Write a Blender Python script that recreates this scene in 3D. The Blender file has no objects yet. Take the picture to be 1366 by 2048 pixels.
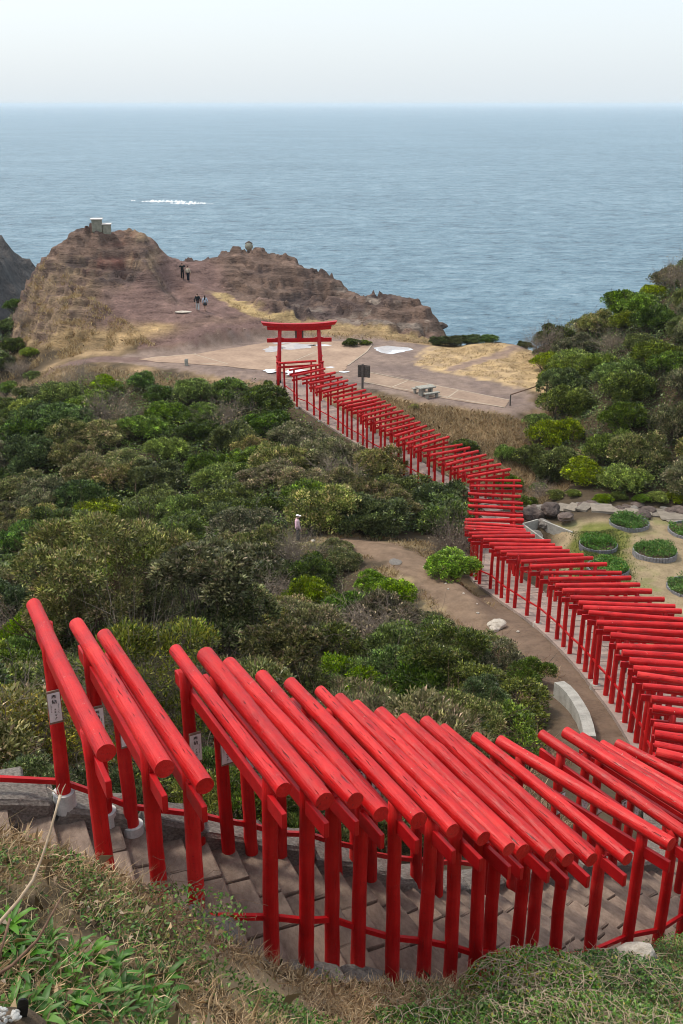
import bpy, bmesh, math, random
import numpy as np
from mathutils import Vector, Matrix

sc = bpy.context.scene
COL = bpy.data.collections.new('place'); sc.collection.children.link(COL)
R = math.radians
CAMZ = 46.0                      # camera height above the sea
# ------------------------------------------------------------------ camera
PITCH = math.atan(816 / 2050)
cam_d = bpy.data.cameras.new('camera')
cam_d.sensor_fit = 'VERTICAL'; cam_d.sensor_height = 36.0; cam_d.sensor_width = 24.0
cam_d.lens = 36.0 * 2050 / 2048
cam_d.clip_start = 0.1; cam_d.clip_end = 90000
cam = bpy.data.objects.new('camera', cam_d); COL.objects.link(cam)
cam.location = (0, 0, CAMZ); cam.rotation_euler = (math.pi / 2 - PITCH, 0, 0)
sc.camera = cam
# ------------------------------------------------------------------ sky (thin bright overcast)
SUN_EL, SUN_AZ = R(58), R(292)   # azimuth measured clockwise from +Y: high on the left
w = bpy.data.worlds.new('World'); sc.world = w; w.use_nodes = True
nt = w.node_tree; nt.nodes.clear()
sky = nt.nodes.new('ShaderNodeTexSky'); sky.sky_type = 'NISHITA'; sky.sun_disc = False
sky.sun_elevation = SUN_EL; sky.sun_rotation = SUN_AZ
sky.air_density = 1.0; sky.dust_density = 4.0; sky.ozone_density = 1.0
b1 = nt.nodes.new('ShaderNodeBackground'); b1.inputs['Strength'].default_value = 0.05
b2 = nt.nodes.new('ShaderNodeBackground'); b2.inputs['Color'].default_value = (0.83, 0.910, 0.965, 1); b2.inputs['Strength'].default_value = 0.66
ad = nt.nodes.new('ShaderNodeAddShader'); wo = nt.nodes.new('ShaderNodeOutputWorld')
nt.links.new(sky.outputs[0], b1.inputs['Color'])
nt.links.new(b1.outputs[0], ad.inputs[0]); nt.links.new(b2.outputs[0], ad.inputs[1]); nt.links.new(ad.outputs[0], wo.inputs['Surface'])
sun_d = bpy.data.lights.new('sun', 'SUN'); sun_d.energy = 1.9; sun_d.angle = R(9); sun_d.color = (1.0, 0.90, 0.76)
sun = bpy.data.objects.new('sun', sun_d); COL.objects.link(sun)
sdir = Vector((math.sin(SUN_AZ) * math.cos(SUN_EL), math.cos(SUN_AZ) * math.cos(SUN_EL), math.sin(SUN_EL)))
sun.rotation_euler = (-sdir).to_track_quat('-Z', 'Y').to_euler()
sc.view_settings.view_transform = 'Standard'; sc.view_settings.look = 'None'
sc.view_settings.exposure = 0.40; sc.view_settings.gamma = 1.0
sc.render.engine = 'CYCLES'
cy = sc.cycles
cy.max_bounces = 5; cy.diffuse_bounces = 3; cy.glossy_bounces = 2; cy.transmission_bounces = 2; cy.volume_bounces = 1; cy.transparent_max_bounces = 4
cy.caustics_reflective = False; cy.caustics_refractive = False
cy.use_denoising = True; cy.filter_width = 1.0; cy.sample_clamp_indirect = 3.0
rng = np.random.default_rng(7)
random.seed(7)

# ------------------------------------------------------------------ helpers
def link(o, parent=None):
    COL.objects.link(o)
    if parent is not None: o.parent = parent
    return o
def mesh_obj(name, me, mat=None, parent=None, loc=None, smooth=False):
    o = bpy.data.objects.new(name, me)
    if mat is not None and len(me.materials) == 0:
        for m in (mat if isinstance(mat, (list, tuple)) else [mat]): me.materials.append(m)
    if smooth: me.polygons.foreach_set('use_smooth', np.ones(len(me.polygons), dtype=bool))
    if loc is not None: o.location = loc
    return link(o, parent)
def empty(name, loc=(0, 0, 0), rz=0.0, parent=None):
    o = bpy.data.objects.new(name, None); o.location = loc; o.rotation_euler = (0, 0, rz); o.empty_display_size = 0.2
    return link(o, parent)
def tag(o, label=None, cat=None, group=None, kind=None):
    if label: o['label'] = label
    if cat: o['category'] = cat
    if group: o['group'] = group
    if kind: o['kind'] = kind
    return o
def np_mesh(name, V, F, mat=None, smooth=False, mat_index=None, tint=None):
    """V (n,3); F (m,k) faces, all with k corners"""
    V = np.asarray(V, dtype=np.float32); F = np.asarray(F, dtype=np.int32)
    me = bpy.data.meshes.new(name)
    k = F.shape[1]
    me.vertices.add(len(V)); me.vertices.foreach_set('co', V.ravel())
    me.loops.add(F.size); me.loops.foreach_set('vertex_index', F.ravel())
    me.polygons.add(len(F)); me.polygons.foreach_set('loop_start', np.arange(0, F.size, k, dtype=np.int32))
    if mat is not None:
        for m in (mat if isinstance(mat, (list, tuple)) else [mat]): me.materials.append(m)
    if mat_index is not None: me.polygons.foreach_set('material_index', np.asarray(mat_index, dtype=np.int32))
    if smooth: me.polygons.foreach_set('use_smooth', np.ones(len(F), dtype=bool))
    me.update(calc_edges=True)
    if tint is not None:
        at = me.attributes.new('tint', 'FLOAT', 'FACE'); at.data.foreach_set('value', np.asarray(tint, dtype=np.float32))
    return me
def bm_mesh(name, bm, mat=None, smooth=False):
    me = bpy.data.meshes.new(name); bm.normal_update(); bm.to_mesh(me); bm.free()
    if mat is not None:
        for m in (mat if isinstance(mat, (list, tuple)) else [mat]): me.materials.append(m)
    if smooth: me.polygons.foreach_set('use_smooth', np.ones(len(me.polygons), dtype=bool))
    return me
def add_box(bm, c, s, rot=None, bevel=0.0):
    r = bmesh.ops.create_cube(bm, size=1.0)
    M = Matrix.Translation(c) @ (rot.to_4x4() if rot is not None else Matrix.Identity(4)) @ Matrix.Diagonal((s[0], s[1], s[2], 1))
    bmesh.ops.transform(bm, matrix=M, verts=r['verts'])
    if bevel:
        es = list({e for v in r['verts'] for e in v.link_edges})
        bmesh.ops.bevel(bm, geom=es, offset=bevel, segments=1, affect='EDGES', profile=0.5)
def box_mesh(name, c, s, mat, bevel=0.0, rot=None):
    bm = bmesh.new(); add_box(bm, c, s, rot, bevel); return bm_mesh(name, bm, mat)
def add_tube(bm, pts, rads, seg=8, cap=True):
    pts = [Vector(p) for p in pts]; rings = []
    up = Vector((0, 0, 1))
    for i, p in enumerate(pts):
        d = (pts[min(i + 1, len(pts) - 1)] - pts[max(i - 1, 0)]).normalized()
        a = d.cross(up)
        if a.length < 0.05: a = d.cross(Vector((1, 0, 0)))
        a.normalize(); b = d.cross(a)
        r = rads[i] if hasattr(rads, '__len__') else rads
        rings.append([bm.verts.new(p + (a * math.cos(2 * math.pi * k / seg) + b * math.sin(2 * math.pi * k / seg)) * r) for k in range(seg)])
    for i in range(len(rings) - 1):
        for k in range(seg):
            bm.faces.new((rings[i][k], rings[i][(k + 1) % seg], rings[i + 1][(k + 1) % seg], rings[i + 1][k]))
    if cap:
        bm.faces.new(rings[0][::-1]); bm.faces.new(rings[-1])
def tube_mesh(name, pts, rads, mat, seg=8, smooth=True):
    bm = bmesh.new(); add_tube(bm, pts, rads, seg); bmesh.ops.recalc_face_normals(bm, faces=bm.faces[:])
    return bm_mesh(name, bm, mat, smooth)
def smooth01(a, b, x):
    t = np.clip((x - a) / (b - a), 0, 1); return t * t * (3 - 2 * t)
# value noise, vectorised
_T = np.random.default_rng(3).random((64, 64, 64)).astype(np.float32)
def vnoise(x, y, z=0.0):
    x = np.asarray(x, dtype=np.float64); y = np.asarray(y, dtype=np.float64); z = np.zeros_like(x) + z
    xi, yi, zi = np.floor(x).astype(int), np.floor(y).astype(int), np.floor(z).astype(int)
    fx, fy, fz = x - xi, y - yi, z - zi
    fx, fy, fz = fx * fx * (3 - 2 * fx), fy * fy * (3 - 2 * fy), fz * fz * (3 - 2 * fz)
    g = lambda a, b, c: _T[(xi + a) & 63, (yi + b) & 63, (zi + c) & 63]
    x00 = g(0, 0, 0) * (1 - fx) + g(1, 0, 0) * fx; x10 = g(0, 1, 0) * (1 - fx) + g(1, 1, 0) * fx
    x01 = g(0, 0, 1) * (1 - fx) + g(1, 0, 1) * fx; x11 = g(0, 1, 1) * (1 - fx) + g(1, 1, 1) * fx
    return ((x00 * (1 - fy) + x10 * fy) * (1 - fz) + (x01 * (1 - fy) + x11 * fy) * fz) * 2 - 1
def fbm(x, y, z=0.0, oct=4, gain=0.5):
    s = 0.0; a = 1.0; f = 1.0
    for i in range(oct):
        s = s + a * vnoise(np.asarray(x) * f + 17.3 * i, np.asarray(y) * f + 9.1 * i, np.asarray(z) * f + 3.7 * i); a *= gain; f *= 2.03
    return s
def ridged(x, y, z=0.0, oct=4):
    s = 0.0; a = 1.0; f = 1.0
    for i in range(oct):
        s = s + a * (1 - 2 * np.abs(vnoise(np.asarray(x) * f + 5.3 * i, np.asarray(y) * f + 11.7 * i, np.asarray(z) * f))); a *= 0.5; f *= 2.1
    return s
def in_poly(x, y, poly):
    x = np.asarray(x); y = np.asarray(y); r = np.zeros(x.shape, bool); n = len(poly)
    for i in range(n):
        x0, y0 = poly[i]; x1, y1 = poly[(i + 1) % n]
        if y0 == y1: continue
        c = ((y0 > y) != (y1 > y)) & (x < (x1 - x0) * (y - y0) / (y1 - y0) + x0)
        r ^= c
    return r
def poly_dist(x, y, pts, closed=False):
    x = np.asarray(x); y = np.asarray(y)
    d = np.full(x.shape, 1e9); n = len(pts)
    for i in range(n if closed else n - 1):
        ax, ay = pts[i]; bx, by = pts[(i + 1) % n]
        L = (bx - ax) ** 2 + (by - ay) ** 2 + 1e-9
        t = np.clip(((x - ax) * (bx - ax) + (y - ay) * (by - ay)) / L, 0, 1)
        d = np.minimum(d, np.hypot(x - ax - t * (bx - ax), y - ay - t * (by - ay)))
    return d

# ------------------------------------------------------------------ materials
class NT:
    def __init__(self, name):
        self.m = bpy.data.materials.new(name); self.m.use_nodes = True
        self.t = self.m.node_tree; self.p = self.t.nodes['Principled BSDF']; self.out = self.t.nodes['Material Output']
    def n(self, kind, **kw):
        o = self.t.nodes.new(kind)
        for k, v in kw.items():
            if k in o.inputs: o.inputs[k].default_value = v
            else: setattr(o, k, v)
        return o
    def l(self, a, b): self.t.links.new(a, b)
    def coord(self, which='Object', scale=(1, 1, 1)):
        tc = self.n('ShaderNodeTexCoord'); mp = self.n('ShaderNodeMapping'); mp.inputs['Scale'].default_value = scale
        self.l(tc.outputs[which], mp.inputs['Vector']); return mp.outputs[0]
    def noise(self, vec, scale, detail=4, rough=0.55):
        o = self.n('ShaderNodeTexNoise'); o.inputs['Scale'].default_value = scale; o.inputs['Detail'].default_value = detail; o.inputs['Roughness'].default_value = rough
        self.l(vec, o.inputs['Vector']); return o.outputs['Fac']
    def ramp(self, fac, stops):
        o = self.n('ShaderNodeValToRGB'); e = o.color_ramp.elements
        while len(e) < len(stops): e.new(0.5)
        for i, (p, c) in enumerate(stops): e[i].position = p; e[i].color = (*c, 1) if len(c) == 3 else c
        self.l(fac, o.inputs[0]); return o.outputs[0]
    def mix(self, fac, a, b, mode='MIX'):
        o = self.n('ShaderNodeMix'); o.data_type = 'RGBA'; o.blend_type = mode
        for s, v in ((0, fac), (6, a), (7, b)):
            if isinstance(v, bpy.types.NodeSocket): self.l(v, o.inputs[s])
            else: o.inputs[s].default_value = v if s == 0 else (*v, 1)
        return o.outputs[2]
    def math(self, op, a, b=0.0):
        o = self.n('ShaderNodeMath'); o.operation = op
        for s, v in ((0, a), (1, b)):
            if isinstance(v, bpy.types.NodeSocket): self.l(v, o.inputs[s])
            else: o.inputs[s].default_value = v
        return o.outputs[0]
    def bump(self, h, strength=0.5, dist=0.05):
        o = self.n('ShaderNodeBump'); o.inputs['Strength'].default_value = strength; o.inputs['Distance'].default_value = dist
        self.l(h, o.inputs['Height']); self.l(o.outputs[0], self.p.inputs['Normal']); return o
    def set(self, color=None, rough=0.8, spec=0.3):
        if color is not None:
            if isinstance(color, bpy.types.NodeSocket): self.l(color, self.p.inputs['Base Color'])
            else: self.p.inputs['Base Color'].default_value = (*color, 1)
        self.p.inputs['Roughness'].default_value = rough; self.p.inputs['Specular IOR Level'].default_value = spec
        return self.m
M = {}
def speckled(name, c1, c2, scale=8, rough=0.85, bump=0.3, bdist=0.02, spec=0.2, coord='Object'):
    t = NT(name); v = t.coord(coord); a = t.noise(v, scale, 5); b = t.noise(v, scale * 7, 3)
    f = t.math('ADD', t.math('MULTIPLY', a, 0.65), t.math('MULTIPLY', b, 0.35))
    col = t.ramp(f, [(0.33, c1), (0.67, c2)])
    oi = t.n('ShaderNodeObjectInfo')
    col = t.mix(1.0, col, t.ramp(oi.outputs['Random'], [(0, (0.82, 0.82, 0.82)), (1, (1.15, 1.13, 1.1))]), 'MULTIPLY')
    t.bump(f, bump, bdist); M[name] = t.set(col, rough, spec); return M[name]
# red lacquered logs: crimson paint with grain, drying cracks and a few chips
def red_paint(name, chips, crack, sc3=(0.6, 9, 9), c0=0.55, spec=0.33, rough=0.36):
    t = NT(name); v = t.coord('Object', sc3); v2 = t.coord('Object', (1, 1, 1))
    oi = t.n('ShaderNodeObjectInfo')
    off = t.n('ShaderNodeVectorMath'); off.operation = 'ADD'; t.l(v, off.inputs[0])
    cmb = t.n('ShaderNodeCombineXYZ'); t.l(t.math('MULTIPLY', oi.outputs['Random'], 40.0), cmb.inputs[0]); t.l(cmb.outputs[0], off.inputs[1])
    g = t.noise(off.outputs[0], 3.0, 6, 0.6)
    blot = t.noise(v2, 2.2, 3)
    col = t.ramp(t.math('ADD', t.math('MULTIPLY', g, 0.5), t.math('MULTIPLY', blot, 0.5)), [(0.3, (c0 * 0.70, 0.0030, 0.006)), (0.52, (c0, 0.0075, 0.009)), (0.75, (c0 * 1.15, 0.016, 0.017))])
    col = t.mix(1.0, col, t.ramp(oi.outputs['Random'], [(0, (0.80, 0.8, 0.8)), (0.5, (1.0, 1.0, 1.0)), (1, (1.08, 2.2, 1.9))]), 'MULTIPLY')
    cr = t.ramp(t.noise(off.outputs[0], 5.0, 3, 0.5), [(0.30, (1, 1, 1)), (0.345, (0, 0, 0))])
    crk = t.math('MULTIPLY', cr, crack)
    col = t.mix(crk, col, (0.09, 0.004, 0.006))
    chip = t.ramp(t.noise(v2, 30, 2), [(0.70, (0, 0, 0)), (0.73, (1, 1, 1))])
    area = t.ramp(t.noise(v2, 1.5, 2), [(0.5, (0, 0, 0)), (0.62, (1, 1, 1))])
    col = t.mix(t.math('MULTIPLY', t.math('MULTIPLY', chip, area), chips), col, (0.62, 0.42, 0.36))
    # weathering: faded patches, grime specks, uneven gloss
    shift = t.n('ShaderNodeVectorMath'); shift.operation = 'ADD'; t.l(v2, shift.inputs[0]); t.l(cmb.outputs[0], shift.inputs[1])
    wz = t.noise(shift.outputs[0], 2.6, 5, 0.62); sp = t.noise(shift.outputs[0], 55, 2, 0.5)
    col = t.mix(1.0, col, t.ramp(wz, [(0.30, (0.78, 0.72, 0.72)), (0.5, (1, 1, 1)), (0.68, (1.12, 2.0, 1.6))]), 'MULTIPLY')
    col = t.mix(t.math('MULTIPLY', t.ramp(sp, [(0.68, (0, 0, 0)), (0.72, (1, 1, 1))]), 0.75), col, (0.10, 0.012, 0.012))
    h = t.math('SUBTRACT', g, t.math('MULTIPLY', crk, 1.6))
    t.bump(t.math('ADD', h, t.math('MULTIPLY', wz, 1.2)), 0.75, 0.016)
    M[name] = t.set(col, rough, spec)
    t.l(t.math('ADD', t.math('MULTIPLY', wz, 0.7), rough - 0.28), t.p.inputs['Roughness'])
red_paint('red_log', 0.8, 0.9); red_paint('red_post', 0.15, 0.25, (9, 9, 0.6), 0.53, 0.25, 0.45)
t = NT('red_plain'); v = t.coord(); M['red_plain'] = t.set(t.ramp(t.noise(v, 6, 4), [(0.3, (0.36, 0.0030, 0.006)), (0.7, (0.52, 0.007, 0.011))]), 0.42, 0.3)
speckled('concrete_pale', (0.27, 0.26, 0.235), (0.50, 0.485, 0.44), 3)
speckled('footing_white', (0.42, 0.45, 0.45), (0.70, 0.73, 0.72), 7)
speckled('kerb_grey', (0.075, 0.068, 0.060), (0.30, 0.275, 0.25), 18, bump=0.8, bdist=0.03)
speckled('step_stone', (0.14, 0.104, 0.084), (0.285, 0.222, 0.182), 5, bump=0.5, bdist=0.02)
speckled('slab_stone', (0.25, 0.19, 0.165), (0.37, 0.295, 0.26), 5, bump=0.35)
speckled('garden_slab', (0.17, 0.145, 0.118), (0.30, 0.262, 0.215), 5, bump=0.35)
speckled('paving_tan', (0.23, 0.16, 0.12), (0.39, 0.285, 0.212), 0.45, bump=0.25)
speckled('paving_strip', (0.36, 0.29, 0.22), (0.56, 0.47, 0.37), 4, bump=0.1)
speckled('boulder', (0.045, 0.036, 0.034), (0.19, 0.145, 0.125), 2.5, bump=1.0, bdist=0.08)
speckled('pale_stone', (0.33, 0.29, 0.24), (0.62, 0.57, 0.50), 3, bump=0.8, bdist=0.05)
speckled('table_stone', (0.20, 0.20, 0.18), (0.36, 0.355, 0.32), 6)
speckled('edging_grey', (0.13, 0.13, 0.145), (0.30, 0.305, 0.33), 8)
speckled('weathered_wood', (0.07, 0.06, 0.055), (0.16, 0.14, 0.125), 10)
speckled('monument_stone', (0.17, 0.17, 0.13), (0.34, 0.33, 0.27), 3)
speckled('cap_white', (0.62, 0.58, 0.54), (0.85, 0.80, 0.76), 3)
speckled('soil', (0.045, 0.033, 0.022), (0.12, 0.088, 0.06), 4, bump=0.8, bdist=0.05)
speckled('black_plastic', (0.010, 0.011, 0.013), (0.022, 0.024, 0.027), 5, rough=0.6)
speckled('pebble', (0.30, 0.31, 0.31), (0.62, 0.62, 0.60), 12)
speckled('twig_grey', (0.16, 0.125, 0.10), (0.36, 0.30, 0.25), 5)
speckled('twig_brown', (0.10, 0.06, 0.042), (0.26, 0.165, 0.115), 4)
speckled('stalk_pale', (0.34, 0.25, 0.17), (0.60, 0.49, 0.37), 4)
speckled('bark', (0.06, 0.048, 0.038), (0.17, 0.14, 0.115), 6, bump=0.8)
def foliage(name, cols, rough=0.45, spec=0.35, trans=0.25, vary=0.35, tinted=False):
    t = NT(name); ge = t.n('ShaderNodeNewGeometry'); oi = t.n('ShaderNodeObjectInfo')
    col = t.ramp(ge.outputs['Random Per Island'], [(i / (len(cols) - 1), c) for i, c in enumerate(cols)])
    hsv = t.n('ShaderNodeHueSaturation')
    t.l(t.math('ADD', t.math('MULTIPLY', oi.outputs['Random'], 0.055 if tinted else 0.01), 0.462 if tinted else 0.497), hsv.inputs['Hue'])
    rnd2 = t.math('FRACT', t.math('MULTIPLY', oi.outputs['Random'], 17.31))
    val = t.math('ADD', t.math('MULTIPLY', rnd2, vary * 2), 1.0 - vary)
    if tinted:      # each leaf clump has its own shade of green
        at = t.n('ShaderNodeAttribute'); at.attribute_name = 'tint'; val = t.math('MULTIPLY', val, at.outputs['Fac'])
    t.l(val, hsv.inputs['Value'])
    rnd3 = t.math('FRACT', t.math('MULTIPLY', oi.outputs['Random'], 5.77))
    t.l(t.math('ADD', t.math('MULTIPLY', rnd3, vary), 1.0 - vary * 0.55), hsv.inputs['Saturation'])
    t.l(col, hsv.inputs['Color'])
    t.set(hsv.outputs[0], rough, spec)
    if trans:
        tr = t.n('ShaderNodeBsdfTranslucent'); t.l(hsv.outputs[0], tr.inputs['Color'])
        mx = t.n('ShaderNodeMixShader'); mx.inputs[0].default_value = trans
        t.l(t.p.outputs[0], mx.inputs[1]); t.l(tr.outputs[0], mx.inputs[2]); t.l(mx.outputs[0], t.out.inputs['Surface'])
    M[name] = t.m
foliage('leaf_dark', [(0.027, 0.051, 0.012), (0.060, 0.102, 0.021), (0.114, 0.173, 0.034), (0.202, 0.256, 0.067)], 0.38, 0.45, tinted=True)
foliage('leaf_bright', [(0.046, 0.086, 0.011), (0.103, 0.178, 0.020), (0.181, 0.265, 0.033), (0.278, 0.345, 0.055)], 0.40, 0.4, tinted=True)
foliage('leaf_olive', [(0.058, 0.078, 0.023), (0.122, 0.146, 0.044), (0.218, 0.226, 0.079), (0.346, 0.323, 0.139)], 0.42, 0.4, tinted=True)
foliage('leaf_yellow', [(0.091, 0.109, 0.017), (0.193, 0.218, 0.033), (0.326, 0.316, 0.055), (0.483, 0.402, 0.076)], 0.42, 0.35, tinted=True)
foliage('leaf_tip', [(0.196, 0.154, 0.073), (0.347, 0.275, 0.152), (0.531, 0.429, 0.261)], 0.5, 0.3, 0.15, tinted=True)
foliage('grass_dry', [(0.22, 0.145, 0.075), (0.38, 0.265, 0.14), (0.52, 0.39, 0.22), (0.60, 0.48, 0.30)], 0.7, 0.15, 0.2, 0.12)
foliage('grass_brown', [(0.176, 0.112, 0.064), (0.353, 0.235, 0.138), (0.541, 0.386, 0.239), (0.729, 0.560, 0.383)], 0.7, 0.15, 0.15, 0.12)
foliage('weed_green', [(0.034, 0.098, 0.013), (0.072, 0.196, 0.024), (0.145, 0.310, 0.044), (0.241, 0.391, 0.087)], 0.45, 0.35, 0.3, 0.15)
foliage('grass_green', [(0.05, 0.09, 0.016), (0.10, 0.15, 0.03), (0.17, 0.19, 0.05), (0.26, 0.24, 0.09)], 0.6, 0.2, 0.2, 0.15)
foliage('leaf_litter', [(0.16, 0.10, 0.06), (0.30, 0.21, 0.14), (0.46, 0.36, 0.26)], 0.7, 0.15, 0.1, 0.1)

# ------------------------------------------------------------------ the row of gates, surveyed: run, x, y, drop of the log below eye level, yaw of the log, length
GATES = [('N',-2.80,9.06,5.32,116,3.31),('N',-2.35,9.21,5.63,117,3.20),('N',-2.03,9.28,5.84,118,3.21),('N',-1.29,9.59,6.17,118,3.11),('N',-0.92,9.67,6.32,119,3.18),('N',-0.64,9.90,6.54,120,3.18),
    ('N',-0.31,10.08,6.83,118,3.13),('N',0.07,10.19,7.00,117,3.19),('N',0.45,10.30,7.20,118,3.22),('N',0.76,10.49,7.45,119,3.20),('N',1.02,10.53,7.60,121,3.28),('N',1.31,10.89,7.95,119,3.19),
    ('N',1.66,11.07,8.16,119,3.21),('N',1.96,11.27,8.36,118,3.24),('N',2.29,11.53,8.62,118,3.24),('N',2.84,11.86,8.94,120,3.18),('N',3.45,12.36,9.25,129,3.15),('N',4.20,13.08,9.72,123,3.20),
    ('N',4.80,13.75,10.10,126,3.20),('N',5.16,13.98,10.35,126,3.20),('N',5.61,14.18,10.60,127,3.20),('N',6.06,14.59,10.85,131,3.20),('M',7.09,14.38,11.05,140,3.20),('M',7.36,15.53,11.30,155,3.20),
    ('M',7.66,16.50,11.70,160,3.20),('M',7.99,17.49,12.06,165,3.20),('M',8.28,18.43,12.45,167,3.20),('M',8.71,19.87,12.94,167,3.20),('M',9.04,21.03,13.33,171,3.20),('M',9.25,22.37,13.79,172,3.20),
    ('M',9.31,23.01,13.95,166,3.20),('M',9.47,23.92,14.18,171,3.20),('M',9.57,24.68,14.37,173,3.20),('M',9.61,25.59,14.60,175,3.20),('M',9.67,26.40,14.78,177,3.20),('M',9.71,27.17,14.93,172,3.20),
    ('M',9.71,27.94,15.09,173,3.20),('M',9.67,28.70,15.24,175,3.20),('M',9.63,29.57,15.41,171,3.20),('M',9.63,30.37,15.57,175,3.20),('M',9.68,31.16,15.79,176,3.23),('M',9.65,32.23,16.09,176,3.24),
    ('M',9.68,33.66,16.50,181,3.26),('M',9.62,34.74,16.78,183,3.21),('M',9.62,35.91,17.07,185,3.23),('M',9.52,36.95,17.32,179,3.18),('M',9.36,38.47,17.69,183,3.20),('M',9.28,40.27,18.25,188,3.21),
    ('M',9.11,41.92,18.76,180,3.42),('M',8.91,43.19,19.15,180,3.16),('M',8.81,44.29,19.47,180,3.19),('M',8.67,45.13,19.66,180,3.14),('M',8.62,46.31,19.94,178,3.27),('M',8.13,47.42,20.20,179,3.15),
    ('M',8.08,48.32,20.41,179,3.15),('M',8.01,49.19,20.61,175,3.15),('M',8.09,49.82,20.76,170,3.15),('M',8.14,50.64,20.90,171,3.15),('M',8.33,51.72,21.06,176,3.15),('M',8.60,53.01,21.25,174,3.00),
    ('M',8.84,54.82,21.52,172,3.15),('M',9.06,56.12,21.71,172,3.15),('M',9.20,57.69,21.87,169,3.15),('M',9.63,59.82,22.08,179,3.20),('M',9.73,60.82,22.06,179,3.17),('F',9.45,61.99,22.00,206,3.22),
    ('F',8.98,62.72,21.91,208,3.26),('F',8.57,63.30,21.84,211,3.36),('F',8.19,63.91,21.76,214,3.47),('F',7.76,64.57,21.68,211,3.31),('F',7.26,65.18,21.60,210,3.24),('F',6.83,65.79,21.53,208,3.10),
    ('F',6.13,66.66,21.42,221,3.34),('F',5.62,67.17,21.35,219,3.15),('F',5.22,67.82,21.27,222,3.35),('F',4.82,68.52,21.19,226,3.43),('F',4.36,69.26,21.09,222,3.31),('F',3.96,69.90,21.01,222,3.39),
    ('F',3.65,70.54,20.95,220,3.15),('F',3.19,71.39,20.88,220,3.35),('F',2.75,72.06,20.83,224,3.47),('F',2.42,72.75,20.77,218,3.11),('F',2.05,73.43,20.71,222,3.29),('F',1.66,73.94,20.67,220,3.26),
    ('F',1.34,74.41,20.63,216,3.20),('F',1.00,75.07,20.58,219,3.27),('F',0.63,75.84,20.51,219,3.16),('F',-0.11,77.11,20.42,222,3.45),('F',-0.77,78.11,20.35,221,3.36),('F',-1.24,79.05,20.28,221,3.37),
    ('F',-1.81,80.14,20.20,218,3.27),('F',-2.65,81.10,20.14,222,3.50),('F',-2.97,82.38,20.04,219,3.21),('F',-3.67,84.03,20.00,195,3.23),]
POST_H = 2.65
gx = np.array([g[1] for g in GATES]); gy = np.array([g[2] for g in GATES]); gd = np.array([g[3] for g in GATES])
def smooth_seq(a, n=2):
    for _ in range(n):
        b = a.copy(); b[1:-1] = 0.25 * a[:-2] + 0.5 * a[1:-1] + 0.25 * a[2:]; a = b
    return a
px_, py_, pd_ = smooth_seq(gx, 3), smooth_seq(gy, 3), smooth_seq(gd, 3) + POST_H
# extend at both ends: landing at the upper left, forecourt at the great torii
px_ = np.concatenate([[-6.2, -4.4, -3.5], px_, [-4.0, -4.2]]); py_ = np.concatenate([[7.9, 8.35, 8.7], py_, [86.5, 89.5]]); pd_ = np.concatenate([[7.35, 7.45, 7.6], pd_, [22.62, 22.45]])
seg = np.hypot(np.diff(px_), np.diff(py_)); S_ = np.concatenate([[0], np.cumsum(seg)])
PS = np.arange(0, S_[-1], 0.25)
PX, PY, PZ = np.interp(PS, S_, px_), np.interp(PS, S_, py_), CAMZ - np.interp(PS, S_, pd_)
for _ in range(6): PX, PY, PZ = smooth_seq(PX, 1), smooth_seq(PY, 1), smooth_seq(PZ, 1)
def path_at(s):
    x, y, z = np.interp(s, PS, PX), np.interp(s, PS, PY), np.interp(s, PS, PZ)
    x2, y2, z2 = np.interp(s + 0.3, PS, PX), np.interp(s + 0.3, PS, PY), np.interp(s + 0.3, PS, PZ)
    x1, y1 = np.interp(s - 0.3, PS, PX), np.interp(s - 0.3, PS, PY)
    h = math.atan2(y2 - y1, x2 - x1)
    return x, y, z, h
def path_near(x, y):
    x = np.ravel(x); y = np.ravel(y); D = np.full(x.shape, 1e9); I = np.zeros(x.shape, int)
    sel = np.where((x > -14) & (x < 18) & (y > 3) & (y < 96))[0]
    for k in range(0, len(sel), 20000):
        s = sel[k:k + 20000]
        d = (x[s, None] - PX[None]) ** 2 + (y[s, None] - PY[None]) ** 2
        j = d.argmin(1); I[s] = j; D[s] = np.sqrt(d[np.arange(len(s)), j])
    return D, I
PD = np.array  # noqa

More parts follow.
